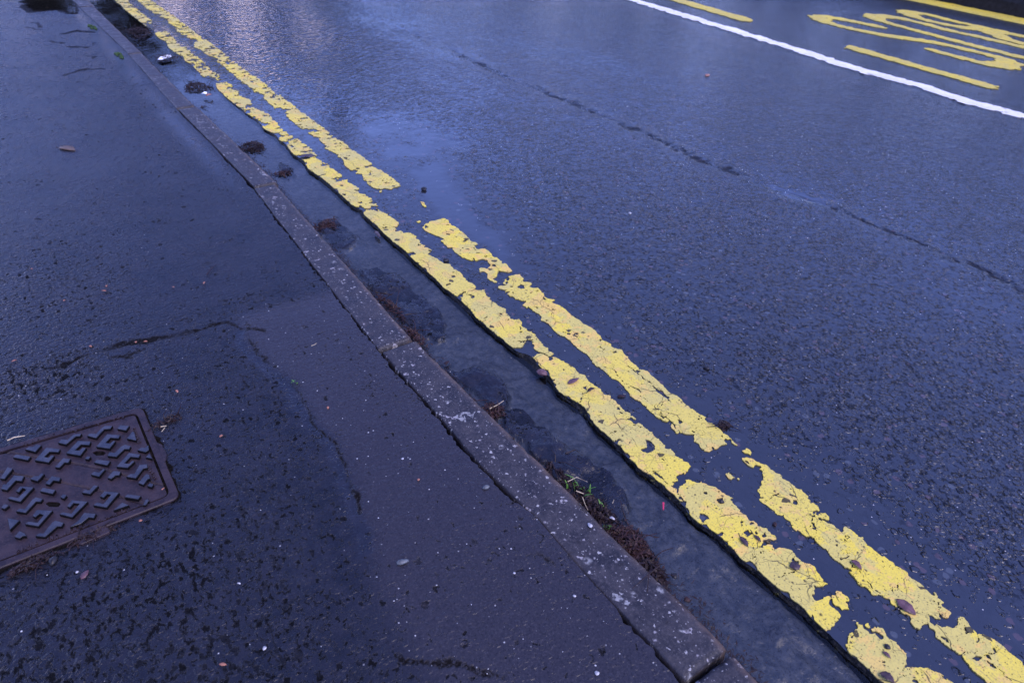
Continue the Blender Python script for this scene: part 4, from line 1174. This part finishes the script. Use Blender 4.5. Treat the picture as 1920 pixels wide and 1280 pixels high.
def heap(name, px, py, rx, ry, n, mats, lab, cat, group=None, hgt=.015, z=None, rot=0.0, seed=0, twigs=4):
    """a clump of rotting leaf strips, stalks and twigs"""
    r = random.Random(seed + int(px))
    zz = Z_WATER if z is None else z
    x, y = at(px, py, zz)
    bm = bmesh.new()
    c, s = math.cos(rot), math.sin(rot)
    def loc():
        a = r.uniform(0, 6.28); q = math.sqrt(r.random()) * (1.0 if r.random() < .75 else r.uniform(1, 1.5))
        q *= 1 + .22 * math.sin(3 * a + seed)
        u, v = rx * q * math.cos(a), ry * q * math.sin(a)
        return u * c - v * s, u * s + v * c, q
    for k in range(int(n * 2.4)):
        u, v, q = loc()
        h = hgt * max(0, 1 - q) * r.uniform(.2, 1) + .001
        a = r.uniform(0, 6.28); L = r.uniform(.003, .011); w = r.uniform(.0005, .0022)
        dx, dy = math.cos(a), math.sin(a)
        pts = []
        for t in (-1, -.4, .3, 1):
            ww = w * (1 - t * t) + .0004
            zc = h + r.uniform(-.003, .004)
            pts.append((Vector((u + dx * L * t - dy * ww, v + dy * L * t + dx * ww, max(.0004, zc))),
                        Vector((u + dx * L * t + dy * ww, v + dy * L * t - dx * ww, max(.0004, zc + r.uniform(-.002, .002))))))
        vs = [(bm.verts.new(p), bm.verts.new(q_)) for p, q_ in pts]
        for p, q_ in zip(vs, vs[1:]): bm.faces.new((p[0], q_[0], q_[1], p[1]))
    for k in range(twigs):
        u, v, q = loc(); a = r.uniform(0, 6.28); L = r.uniform(.02, .05)
        p0 = Vector((u, v, hgt * .5)); p2 = p0 + Vector((math.cos(a) * L, math.sin(a) * L, r.uniform(-.004, .018)))
        p1 = (p0 + p2) / 2 + Vector((r.uniform(-.006, .006), r.uniform(-.006, .006), r.uniform(0, .006)))
        p2.z = max(p2.z, .001)
        tube(bm, [p0, p1, p2], [.0011, .0009, .0005], 4)
    o = bm_obj(name, bm, mats)
    o.location = (x, y, zz)
    return tag(o, lab, cat, group)


G = 'heaps of rotting leaves along the gutter'
heap('leaf_heap', 262, 62, .055, .10, 150, M['litter'], 'large twiggy leaf heap in the flooded gutter between two black reflections', 'leaf litter', G, .030, Z_WATER + .012, seed=1, twigs=16)
heap('leaf_heap', 312, 110, .045, .055, 60, M['litter'], 'low red-brown leaf heap beside white paper in the gutter', 'leaf litter', G, .018, Z_WATER + .014, seed=2, twigs=4)
heap('leaf_heap', 369, 165, .055, .075, 120, M['litter'], 'brown leaf heap with one upright twig beside yellow line', 'leaf litter', G, .022, Z_WATER + .006, seed=3, twigs=6)
heap('leaf_heap', 380, 203, .020, .022, 22, M['litter'], 'tiny leaf heap at a kerb joint in the flooded gutter', 'leaf litter', G, .009, seed=4, twigs=1)
heap('leaf_heap', 474, 277, .042, .048, 130, M['litter'], 'dark bristly leaf clump pressed against brown kerb edge', 'leaf litter', G, .022, seed=5, twigs=9)
heap('leaf_heap', 531, 326, .026, .020, 34, M['litter_red'], 'small flat red-brown leaf scrap just above a kerb joint', 'leaf litter', G, .008, seed=6, twigs=2)
heap('leaf_heap', 612, 424, .040, .028, 90, M['litter_red'], 'reddish leaf clump against kerb halfway up the gutter', 'leaf litter', G, .014, rot=.5, seed=7, twigs=4)
heap('leaf_heap', 735, 576, .010, .060, 40, M['litter_red'], 'thin red litter line along kerb above stone joint', 'leaf litter', G, .010, Z_WATER + .004, rot=.05, seed=8, twigs=4)
heap('leaf_heap', 780, 632, .010, .045, 40, M['litter_red'], 'thin red litter line at the kerb stone joint', 'leaf litter', G, .010, Z_WATER + .004, rot=.05, seed=9, twigs=2)
heap('leaf_heap', 925, 770, .020, .028, 46, M['litter_red'], 'red-brown leaf scrap with pale stalk against the long kerb stone', 'leaf litter', G, .012, seed=10, twigs=5)
heap('leaf_heap', 1050, 890, .012, .045, 50, M['litter'], 'dark litter strip at kerb just above the grass tuft', 'leaf litter', G, .012, rot=.1, seed=11, twigs=4)
heap('leaf_heap', 1120, 955, .016, .055, 120, M['litter'], 'dark rotting mat of litter between two small grass tufts', 'leaf litter', G, .016, rot=.12, seed=12, twigs=5)
heap('leaf_heap', 1178, 1018, .026, .050, 170, M['litter_red'], 'broad matted heap of brown litter at the sunk kerb', 'leaf litter', G, .018, rot=.15, seed=13, twigs=9)
heap('leaf_heap', 1222, 1072, .014, .030, 60, M['litter'], 'forked dark twigs and litter at lower end of the matted heap', 'leaf litter', G, .016, rot=.1, seed=14, twigs=8)
heap('leaf_heap', 1357, 798, .010, .010, 34, M['litter'], 'small black leaf clump touching the outer yellow line', 'leaf litter', None, .008, Z_ROAD, seed=15, twigs=3)
for (px, py, n, lab) in ((170, 1005, 46, 'dark debris wedged below lower edge of iron cover'), (60, 1058, 40, 'dark debris under the left corner of iron cover'), (312, 790, 14, 'pale straws and debris beside upper right rim of cover')):
    heap('debris', px, py, .030, .010, n, M['litter'], lab, 'debris', 'debris round the iron cover', .006, Z_PAVE, rot=.1, seed=16, twigs=4)


def twig(pts, rad, mat, lab, name='twig', z=None, group=None, hs=None, cat='twig'):
    w = [at(*p, Z_PAVE if z is None else z) for p in pts]
    c = w[0]
    zz = Z_PAVE if z is None else z
    bm = bmesh.new()
    hs = hs or [0.002] * len(pts)
    n = len(pts)
    tube(bm, [(q[0] - c[0], q[1] - c[1], rad + h) for q, h in zip(w, hs)], [rad * (1 - .5 * k / max(1, n - 1)) for k in range(n)], 6)
    o = bm_obj(name, bm, mat); o.location = (c[0], c[1], zz)
    return tag(o, lab, cat, group)


twig([(705, 551), (720, 553), (735, 556)], .0028, M['twig'], 'short thick black twig lying in gutter on dark silt', z=.012)
twig([(751, 594), (762, 605), (776, 620)], .0012, M['litter'], 'thin brown twig lying along the kerb edge', z=.012)
twig([(760, 592), (772, 590), (780, 591)], .0011, M['twig'], 'thin dark twig pointing from kerb across the silt', z=.012)
twig([(388, 517), (397, 505), (406, 497)], .0011, M['litter_red'], 'thin red-brown twig lying alone on upper pavement')
twig([(385, 540 + 0), (384, 541)], .0006, M['litter_red'], 'tiny stalk end beside thin red twig on upper pavement')
twig([(1236, 1062), (1216, 1078), (1186, 1104)], .0012, M['twig'], 'dark forked stalk reaching over the kerb onto pavement', z=.036)
twig([(1216, 1074), (1215, 1090), (1213, 1112)], .0011, M['twig'], 'thin stalk hanging straight down over the sunk kerb', z=.036)
twig([(1060, 852), (1078, 845), (1092, 856)], .0014, M['twig'], 'dark curved twig lying on gutter silt above grass tuft', z=.012)
twig([(365, 160), (370, 140), (373, 128)], .0010, M['twig'], 'thin twig standing up out of the leaf heap', z=.012, hs=[0, .02, .05])
twig([(300, 72), (315, 70), (328, 66)], .0022, M['litter'], 'reddish branch lying across flooded yellow line', z=.030)
twig([(584, 650), (590, 648), (594, 645)], .0008, M['straw'], 'short pale straw by kerb joint on the pavement')
twig([(918, 768), (932, 764), (944, 757)], .0012, M['straw'], 'pale stalk sticking out of red leaf scrap', z=.012, hs=[.002, .006, .008], cat='straw')
twig([(1243, 945), (1243, 958)], .0022, M['plastic'], 'small bright red plastic stick in gutter water', 'plastic_stick', z=.005, cat='litter')
twig([(1700 - 552, 945 + 0), (1151, 938)], .0007, M['straw'], 'pale straw beside the gutter silt edge', z=.009, cat='straw')
twig([(302, 802), (313, 800)], .0011, M['straw'], 'pinkish straw beside the iron cover rim', cat='straw')
twig([(304, 811), (310, 803)], .0009, M['straw'], 'pale straw below the pinkish straw by cover', cat='straw')
twig([(304, 920), (309, 916)], .0012, M['leaf_orange'], 'orange straw lying on lower right corner of cover', z=ZC, cat='straw')
twig([(15, 828), (28, 822), (48, 819)], .0014, M['straw'], 'straw bundle by the left upper rim of cover', cat='straw')


def leaf(px, py, L, w, ang, mat, lab, z=ZP, name='leaf', group=None, curl=.0015, tip=.2, stalk=0.0, cat='leaf'):
    x, y = at(px, py, z)
    bm = bmesh.new()
    n = 9; top = []
    for k in range(n):
        t = k / (n - 1); u = (t - .5) * L
        ww = w * .5 * (math.sin(math.pi * t ** (1 - tip)) ** .8 if 0 < t < 1 else .03)
        ww *= 1 + .12 * math.sin(k * 2.7 + px)
        zz = .0012 + curl * math.sin(math.pi * t)
        top.append([Vector((u, -ww, zz + curl * .8)), Vector((u, 0, zz)), Vector((u, ww, zz + curl * .6))])
    c, s = math.cos(ang), math.sin(ang)
    rows = []
    for dz in (0, -.0006):
        rows.append([[bm.verts.new((p.x * c - p.y * s, p.x * s + p.y * c, p.z + dz)) for p in r] for r in top])
    A, B = rows
    for k in range(n - 1):
        for j in range(2):
            bm.faces.new((A[k][j], A[k + 1][j], A[k + 1][j + 1], A[k][j + 1]))
            bm.faces.new((B[k][j], B[k][j + 1], B[k + 1][j + 1], B[k + 1][j]))
        for j in (0, 2):
            bm.faces.new((A[k][j], B[k][j], B[k + 1][j], A[k + 1][j]))
    for k in (0, n - 1):
        for j in range(2): bm.faces.new((A[k][j], A[k][j + 1], B[k][j + 1], B[k][j]))
    if stalk:
        p = Vector((-L * .5, 0, .001)); q = Vector((-L * .5 - stalk, stalk * .25, .0012))
        tube(bm, [(p.x * c - p.y * s, p.x * s + p.y * c, p.z), (q.x * c - q.y * s, q.x * s + q.y * c, q.z)], .0006, 4)
    o = bm_obj(name, bm, mat, sm=True); o.location = (x, y, z)
    return tag(o, lab, cat, group)


LG = 'leaves stuck to the yellow lines'
def ang(p, q, z=ZP):
    a, b = at(*p, z), at(*q, z); return math.atan2(b[1] - a[1], b[0] - a[0])
leaf(1075, 715, .034, .013, ang((1062, 720), (1090, 706)), M['leaf_purple'], 'pointed purple-brown leaf lying on inner yellow line', group=LG)
leaf(1395, 1016, .022, .011, ang((1387, 1004), (1403, 1025)), M['leaf_dark'], 'teardrop dark leaf with stalk on inner yellow line', group=LG, stalk=.008)
leaf(1420, 1010, .016, .007, ang((1413, 1002), (1427, 1016)), M['leaf_dark'], 'narrow dark leaf beside the teardrop leaf', group=LG, stalk=.012)
leaf(1490, 1062, .020, .017, ang((1482, 1062), (1498, 1060)), M['leaf_dark'], 'broad blackish leaf on inner yellow line below the teardrop leaf', group=LG, tip=0)
leaf(1605, 1060, .022, .011, ang((1596, 1051), (1614, 1069)), M['leaf_purple'], 'folded purple leaf with dark rim on outer yellow line', group=LG, curl=.003)
leaf(1698, 1138, .034, .020, ang((1682, 1127), (1710, 1150)), M['leaf_purple'], 'large ragged purple leaf at edge of outer yellow line', group=LG, tip=.1)
leaf(1662, 1228, .013, .006, ang((1656, 1224), (1666, 1233)), M['leaf_purple'], 'small narrow purple leaf on lowest yellow piece', group=LG)
leaf(1662, 1272, .022, .014, ang((1652, 1266), (1672, 1280)), M['leaf_dark'], 'dark curled leaf cut by the bottom edge of view', group=LG, curl=.004)
leaf(1108, 733, .022, .008, ang((1098, 738), (1116, 729)), M['leaf_dark'], 'crumpled dark twisted leaf on inner yellow line', group=LG, curl=.004, stalk=.01)
leaf(577, 293, .055, .026, ang((560, 293), (592, 292)), M['leaf_dark'], 'dark purple leaf bridging a gap in inner yellow line', group=LG)
leaf(708, 440, .050, .012, ang((700, 432), (714, 452)), M['leaf_dark'], 'long brown leaf at gap edge beside the broken asphalt rim', z=Z_ROAD)
leaf(127, 279, .075, .034, ang((112, 275), (142, 284), Z_PAVE), M['leaf_tan'], 'flat tan leaf lying alone on upper pavement', z=Z_PAVE)
leaf(160, 1078, .018, .010, .8, M['leaf_purple'], 'small reddish leaf on the pitted pavement below cover', z=Z_PAVE)
leaf(1165, 744, .020, .008, ang((1152, 745), (1178, 743), Z_ROAD), M['litter_red'], 'reddish leaf lying between the two yellow lines', z=Z_ROAD)
leaf(838, 681, .016, .008, .2, M['litter_red'], 'small bright red leaf beside kerb in gutter', z=.010)
leaf(1048, 922, .018, .008, .4, M['leaf_purple'], 'small purple scrap behind the grass tuft', z=.010) if False else None
OG = 'orange leaf fragments scattered on the pavement'
cat_o = [(60, 505, 'leftmost orange leaf fragment on upper pavement'), (200, 537, 'orange fragment, upper of a close pair on upper pavement'), (195, 546, 'orange fragment, lower of a close pair on upper pavement'),
         (121, 564, 'orange fragment alone below the close pair'), (170, 650, 'bright orange fragment just above the crack'), (27, 677, 'orange fragment near left edge above rough tarmac'),
         (255, 642, 'orange fragment at left end of black crack'), (273, 641, 'orange fragment beside middle of the black crack'), (383, 531, 'dull orange fragment below the thin red twig'),
         (325, 539, 'dull orange fragment left of thin red twig'), (415, 818, 'bright orange fragment between cover and trench line'), (332, 734, 'small orange fragment above the cover corner'),
         (264, 977, 'orange fragment at lower edge of cover'), (615, 765, 'orange fragment on silt strip beside kerb'), (418, 1246, 'orange fragment near bottom edge of pavement'), (785, 900, 'thin orange fragment on silt strip near kerb')]
for k, (px, py, lab) in enumerate(cat_o):
    leaf(px, py, .006 + .0025 * (k % 3), .0045, k * 1.3, M['leaf_orange'], lab, z=Z_PAVE, name='leaf_fragment', group=OG, curl=.001, tip=0, cat='leaf fragment')
leaf(1326, 142, .05, .022, .6, M['leaf_orange'], 'small orange leaf alone on the road below white line', z=Z_ROAD, tip=0)


def stone(px, py, r, mat, lab, z, group=None, cat='pebble', flat=.6, el=1.2, ang_=0.):
    r *= .72 if mat is M['pebble_white'] else 1
    x, y = at(px, py, z)
    bm = bmesh.new(); bmesh.ops.create_icosphere(bm, subdivisions=2, radius=1)
    rr = random.Random(int(px * 7 + py)); ph = [rr.uniform(0, 6) for _ in range(4)]
    for v in bm.verts:
        k = 1 + .14 * math.sin(v.co.x * 3 + ph[0]) + .12 * math.sin(v.co.y * 4 + ph[1]) + .1 * math.sin(v.co.z * 5 + ph[2])
        v.co = Vector((v.co.x * r * el * k, v.co.y * r * k, v.co.z * r * flat * k))
    bmesh.ops.rotate(bm, verts=bm.verts, matrix=Matrix.Rotation(ang_ + ph[3], 3, 'Z'))
    o = bm_obj('pebble', bm, mat, sm=True); o.location = (x, y, z + r * flat * .7)
    return tag(o, lab, cat, group)


stone(1017, 701, .0105, M['leaf_purple'], 'round purplish stone at broken left rim of inner yellow line', Z_ROAD)
stone(836, 490, .0080, M['pebble_dark'], 'black stone at right edge of inner yellow line', Z_ROAD)
stone(1663, 1213, .0045, M['pebble_dark'], 'round black pebble on lowest piece of inner yellow line', ZP)
stone(1352, 941, .0052, M['pebble_dark'], 'black stone chip embedded in inner yellow line', ZP)
stone(795, 357, .010, M['pebble_dark'], 'black pebble on bare road above the line gap', Z_ROAD)
stone(1324, 691, .0055, M['pebble_dark'], 'black pebble alone on wet road beside outer line', Z_ROAD)
stone(1264, 1080, .0045, M['pebble_dark'], 'dark pebble in gutter below the twig heap', .006)
stone(1287, 1125, .0048, M['litter_red'], 'reddish pebble beside bottom kerb stone', .006)
stone(1452, 983, .0040, M['litter_red'], 'dark red pebble between the two yellow lines', Z_ROAD)
stone(496, 1215, .0034, M['pebble_white'], 'bright white pebble near bottom of pavement', Z_PAVE)
stone(755, 1054, .0060, M['pebble_grey'], 'grey-green pebble in middle of silt strip', Z_PAVE, el=1.4)
stone(911, 914, .0050, M['pebble_grey'], 'grey stone chip on silt strip near kerb', Z_PAVE, el=1.5)
stone(964, 1074, .0024, M['pebble_white'], 'white pebble on silt strip left of the sunk kerb', Z_PAVE)
stone(1077, 1117, .0030, M['pebble_white'], 'white pebble beside the sunk kerb', Z_PAVE)
stone(1119, 1262, .0042, M['pebble_white'], 'white pebble near bottom edge beside kerb', Z_PAVE)
stone(755, 860, .0030, M['pebble_white'], 'white pebble on upper silt strip', Z_PAVE)
stone(1106, 985, .0052, M['pebble_white'], 'white stone set in top of the long kerb stone', Z_PAVE - .001, el=1.5)
stone(1181, 401, .0065, M['pebble_white'], 'white speck stone on wet road above the lines', Z_ROAD)
stone(1148, 972, .0050, M['pebble_white'], 'pale stone in litter between grass tufts', .014)
stone(448, 1093, .0020, M['pebble_white'], 'white sliver on the pitted pavement below trench end', Z_PAVE, el=2.0)
stone(145, 1072, .0030, M['pebble_white'], 'white pebble beside reddish leaf below cover', Z_PAVE)
stone(100, 1053, .0070, M['pebble_dark'], 'dark stone under lower rim of cover', Z_PAVE)


def paper(pts, lab, z):
    w = [at(*p, z) for p in pts]; c = sum(w) / len(w)
    bm = bmesh.new()
    up = [bm.verts.new((q[0] - c[0], q[1] - c[1], .004 + .006 * ((k * 37) % 5) / 5)) for k, q in enumerate(w)]
    f = bm.faces.new(up)
    r = bmesh.ops.extrude_face_region(bm, geom=[f])
    for v in [g for g in r['geom'] if isinstance(g, bmesh.types.BMVert)]: v.co.z += .0008
    o = bm_obj('paper_scrap', bm, M['paper']); o.location = (c[0], c[1], z)
    return tag(o, lab, 'paper scrap', 'scraps of white paper in the gutter')


paper([(296, 114), (302, 109), (312, 107), (321, 106), (322, 110), (312, 111), (304, 115)], 'larger white paper scrap floating against red leaf heap', .022)
paper([(378, 178), (384, 175), (389, 177), (388, 179), (382, 179)], 'tiny white paper scrap below the upright twig', .022)
leaf(392, 180, .030, .022, .5, M['leaf_orange'], 'pale orange petal beside tiny white paper scrap', z=.022, tip=0, curl=.004)


def grass(px, py, n, hgt, lab, z, spread, mats=('grass',), seed=0, name='grass_tuft', cat='grass'):
    r = random.Random(seed); x, y = at(px, py, z)
    bm = bmesh.new()
    for k in range(n):
        bx_, by_ = r.uniform(-spread, spread), r.uniform(-spread, spread) * 1.3
        a = r.uniform(0, 6.28); H_ = hgt * r.uniform(.5, 1.0); w = r.uniform(.0010, .0024); ln = r.uniform(.2, .9)
        prev = None
        for t in (0, .3, .6, .85, 1):
            p = Vector((bx_ + math.cos(a) * ln * H_ * t * t, by_ + math.sin(a) * ln * H_ * t * t, H_ * (t - .3 * ln * t * t)))
            ww = w * (1 - t) ** .6 + .0001
            s = Vector((-math.sin(a), math.cos(a), 0)) * ww
            cur = (bm.verts.new(p - s), bm.verts.new(p + s))
            if prev: bm.faces.new((prev[0], prev[1], cur[1], cur[0]))
            prev = cur
    o = bm_obj(name, bm, M[mats[0]]); o.location = (x, y, z)
    return tag(o, lab, cat, 'grass growing from the gutter silt')


grass(1085, 918, 11, .030, 'largest grass tuft with curved straw at kerb edge', .008, .016, seed=3)
grass(1126, 950, 4, .020, 'thin pale grass tuft just below the largest tuft', .010, .006, seed=4)
grass(1137, 990, 5, .015, 'short bright grass sprig at kerb edge below the other tufts', .012, .005, seed=5)
grass(553, 718, 5, .008, 'tiny green sprig on the pavement crack corner', Z_PAVE, .006, seed=6)
twig([(1064, 906), (1080, 903), (1100, 912)], .0010, M['straw'], 'curved white straw arching across the largest grass tuft', z=.010, hs=[.004, .012, .012], cat='straw')
twig([(1080, 922), (1090, 926), (1098, 929)], .0012, M['straw'], 'short white straw at foot of largest grass tuft', z=.012, cat='straw')
twig([(1092, 934), (1097, 948), (1102, 958)], .0010, M['straw'], 'bent pale straw trailing below the largest tuft', z=.014, cat='straw')
for k, (px, py, lab) in enumerate(((225, 105, 'green moss cushion at back of kerb beside flooded pavement'), (175, 52, 'moss cushion at back of kerb near black puddle'))):
    r = random.Random(k)
    x, y = at(px, py, Z_PAVE); bm = bmesh.new()
    for j in range(14):
        m = Matrix.Translation((r.uniform(-.018, .012), r.uniform(-.05, .05), .002)) @ Matrix.Diagonal((.008, .010, .005, 1))
        bmesh.ops.create_icosphere(bm, subdivisions=1, radius=r.uniform(.6, 1.2), matrix=m)
    o = bm_obj('moss_cushion', bm, M['moss'], sm=True); o.location = (x, y, Z_PAVE)
    tag(o, lab, 'moss', 'moss cushions behind the kerb')

# ------------------------------------------------------------------ trees up the road (seen only as dark reflections in the puddles; some added to block low sky)
def tree(x, y, hgt, rad, seed, lab):
    r = random.Random(seed)
    t = bpy.data.objects.new('evergreen_tree', None); COL.objects.link(t); t.location = (x, y, -.06)
    tag(t, lab, 'tree', 'trees beyond the end of the road')
    bm = bmesh.new(); tube(bm, [(0, 0, 0), (.1, 0, hgt * .4), (0, .1, hgt * .95)], [.28, .18, .04], 8); bm_obj('trunk', bm, M['bark'], t, True)
    bm = bmesh.new()
    for k in range(3600):
        u = r.random(); z = hgt * (.04 + .96 * u); a = r.uniform(0, 6.28)
        rr = rad * min(1, 4 * (1 - u)) ** .6 * min(1, .55 + u) * math.sqrt(r.random()) * (1 + .25 * math.sin(a * 3 + seed + u * 9))
        p = Vector((rr * math.cos(a), rr * math.sin(a), z)); s = r.uniform(.18, .42)
        d = Vector((r.uniform(-1, 1), r.uniform(-1, 1), r.uniform(-.7, .4))).normalized(); u = d.orthogonal().normalized()
        vs = [bm.verts.new(p + d * s), bm.verts.new(p + u * s * .5), bm.verts.new(p - d * s), bm.verts.new(p - u * s * .5)]
        bm.faces.new(vs)
    bm_obj('crown', bm, M['needle'], t)


tree(2.5, 46, 9.4, 1.5, 1, 'low dark evergreen straight ahead beyond road end')
tree(6.3, 46, 12.0, 2.3, 2, 'broad dark evergreen right of the first beyond road end')
tree(14.6, 47, 10.5, 1.7, 7, 'unseen medium evergreen added as sky blocker just left of the slim one')  # added to keep bright low sky out of the wet reflections
tree(10.6, 47, 11.2, 1.9, 5, 'unseen small evergreen added as sky blocker between the broad and slim ones')  # another added blocker of the low sky
tree(-1.6, 47, 7.6, 1.8, 6, 'unseen small evergreen added as sky blocker farthest left beyond road end')  # added to close the bright horizon on the left
tree(17.6, 46, 17.5, 1.1, 4, 'tall slim evergreen on the far right beyond road')

def blocker_hedge(cx, cy, hx, hy, hgt, n, seed, lab):  # unseen leafy screens, added to block bright low sky from the reflections
    r = random.Random(seed)
    h = bpy.data.objects.new('blocker_hedge', None); COL.objects.link(h); h.location = (cx, cy, 0)
    tag(h, lab, 'blocker_hedge')
    bm = bmesh.new()
    for k in range(n):
        x, y = r.uniform(-hx, hx), r.uniform(-hy, hy)
        p = Vector((x, y, hgt * (1 + .10 * math.sin(x * 1.3 + y * .9)) * r.random() ** .8)); sc_ = r.uniform(.14, .32)
        d = Vector((r.uniform(-1, 1), r.uniform(-1, 1), r.uniform(-.8, .8))).normalized(); u = d.orthogonal().normalized()
        bm.faces.new([bm.verts.new(p + d * sc_), bm.verts.new(p + u * sc_ * .6), bm.verts.new(p - d * sc_), bm.verts.new(p - u * sc_ * .6)])
    bm_obj('foliage', bm, M['needle'], h)
    bm = bmesh.new()
    L = max(hx, hy)
    for k in range(int(L * 2)):
        q = -L + .5 + k
        p = (q, 0) if hx > hy else (0, q)
        tube(bm, [(p[0], p[1], 0), (p[0] + .1 * math.sin(k), p[1], hgt * .7)], .03, 5)
    bm_obj('stem', bm, M['bark'], h)


blocker_hedge(12.0, 7, .6, 23, 3.7, 5200, 9, 'unseen dark leafy screen added behind the far pavement to block low sky')
blocker_hedge(5.0, 51, 17, .8, 6.6, 5600, 10, 'unseen high leafy screen added across the road end to block bright horizon')


def gutter_litter():
    r = random.Random(21)
    bm = bmesh.new()
    for k in range(6500):
        y = r.uniform(.15, 4.2)
        dens = .35 + .9 * float(fbm(np.array(y), np.array(0.), 3.2, 3, 500))
        if r.random() > dens: continue
        x = float(kerb_r(np.array(y))) + .002 + abs(r.gauss(0, .010 + .035 * max(0, dens - .4)))
        z = Z_WATER + r.uniform(.0, .004) + (.006 if x < float(kerb_r(np.array(y))) + .008 else 0)
        a = r.uniform(0, 6.28); L = r.uniform(.002, .008); w = r.uniform(.0004, .0016)
        d = Vector((math.cos(a), math.sin(a), r.uniform(-.25, .25))); u = Vector((-d.y, d.x, r.uniform(-.3, .3)))
        p = Vector((x, y, z + .001))
        bm.faces.new([bm.verts.new(p - d * L - u * w * .3), bm.verts.new(p + u * w), bm.verts.new(p + d * L + u * w * .2), bm.verts.new(p - u * w)])
    o = bm_obj('leaf_litter', bm, M['litter'])
    tag(o, 'fine brown leaf crumbs and grit washed along the foot of the kerb', 'leaf litter', None, 'stuff')


gutter_litter()

# ------------------------------------------------------------------ light
world = bpy.data.worlds.new('World'); SC.world = world; world.use_nodes = True
nt = world.node_tree; nt.nodes.clear()
sky = nt.nodes.new('ShaderNodeTexSky'); sky.sky_type = 'NISHITA'; sky.sun_disc = False
SUN_EL, SUN_AZ = math.radians(54), math.radians(172)      # high, behind the camera
sky.sun_elevation = SUN_EL; sky.sun_rotation = SUN_AZ
sky.air_density = 1.1; sky.dust_density = 0.0; sky.ozone_density = 8.0
bg = nt.nodes.new('ShaderNodeBackground'); bg.inputs['Strength'].default_value = 0.15
wo = nt.nodes.new('ShaderNodeOutputWorld')
# the camera's cool magenta white balance
wb = nt.nodes.new('ShaderNodeMix'); wb.data_type = 'RGBA'; wb.blend_type = 'MULTIPLY'
wb.inputs[0].default_value = 1.0; wb.inputs[7].default_value = (0.90, 0.70, 1.0, 1)
nt.links.new(sky.outputs[0], wb.inputs[6]); nt.links.new(wb.outputs[2], bg.inputs[0]); nt.links.new(bg.outputs[0], wo.inputs[0])
sd = bpy.data.lights.new('sun', 'SUN'); sd.energy = 1.15; sd.angle = math.radians(45); sd.color = (1.0, .84, .70)
sun = bpy.data.objects.new('sun', sd); COL.objects.link(sun)
dirv = Vector((math.sin(SUN_AZ) * math.cos(SUN_EL), math.cos(SUN_AZ) * math.cos(SUN_EL), math.sin(SUN_EL)))
sun.rotation_euler = dirv.to_track_quat('Z', 'Y').to_euler()

SC.view_settings.view_transform = 'Standard'
SC.view_settings.look = 'None'
SC.view_settings.exposure = 1.72
SC.view_settings.gamma = 1.0
SC.cycles.max_bounces = 8
SC.cycles.transparent_max_bounces = 12
SC.cycles.caustics_reflective = False
SC.cycles.caustics_refractive = False
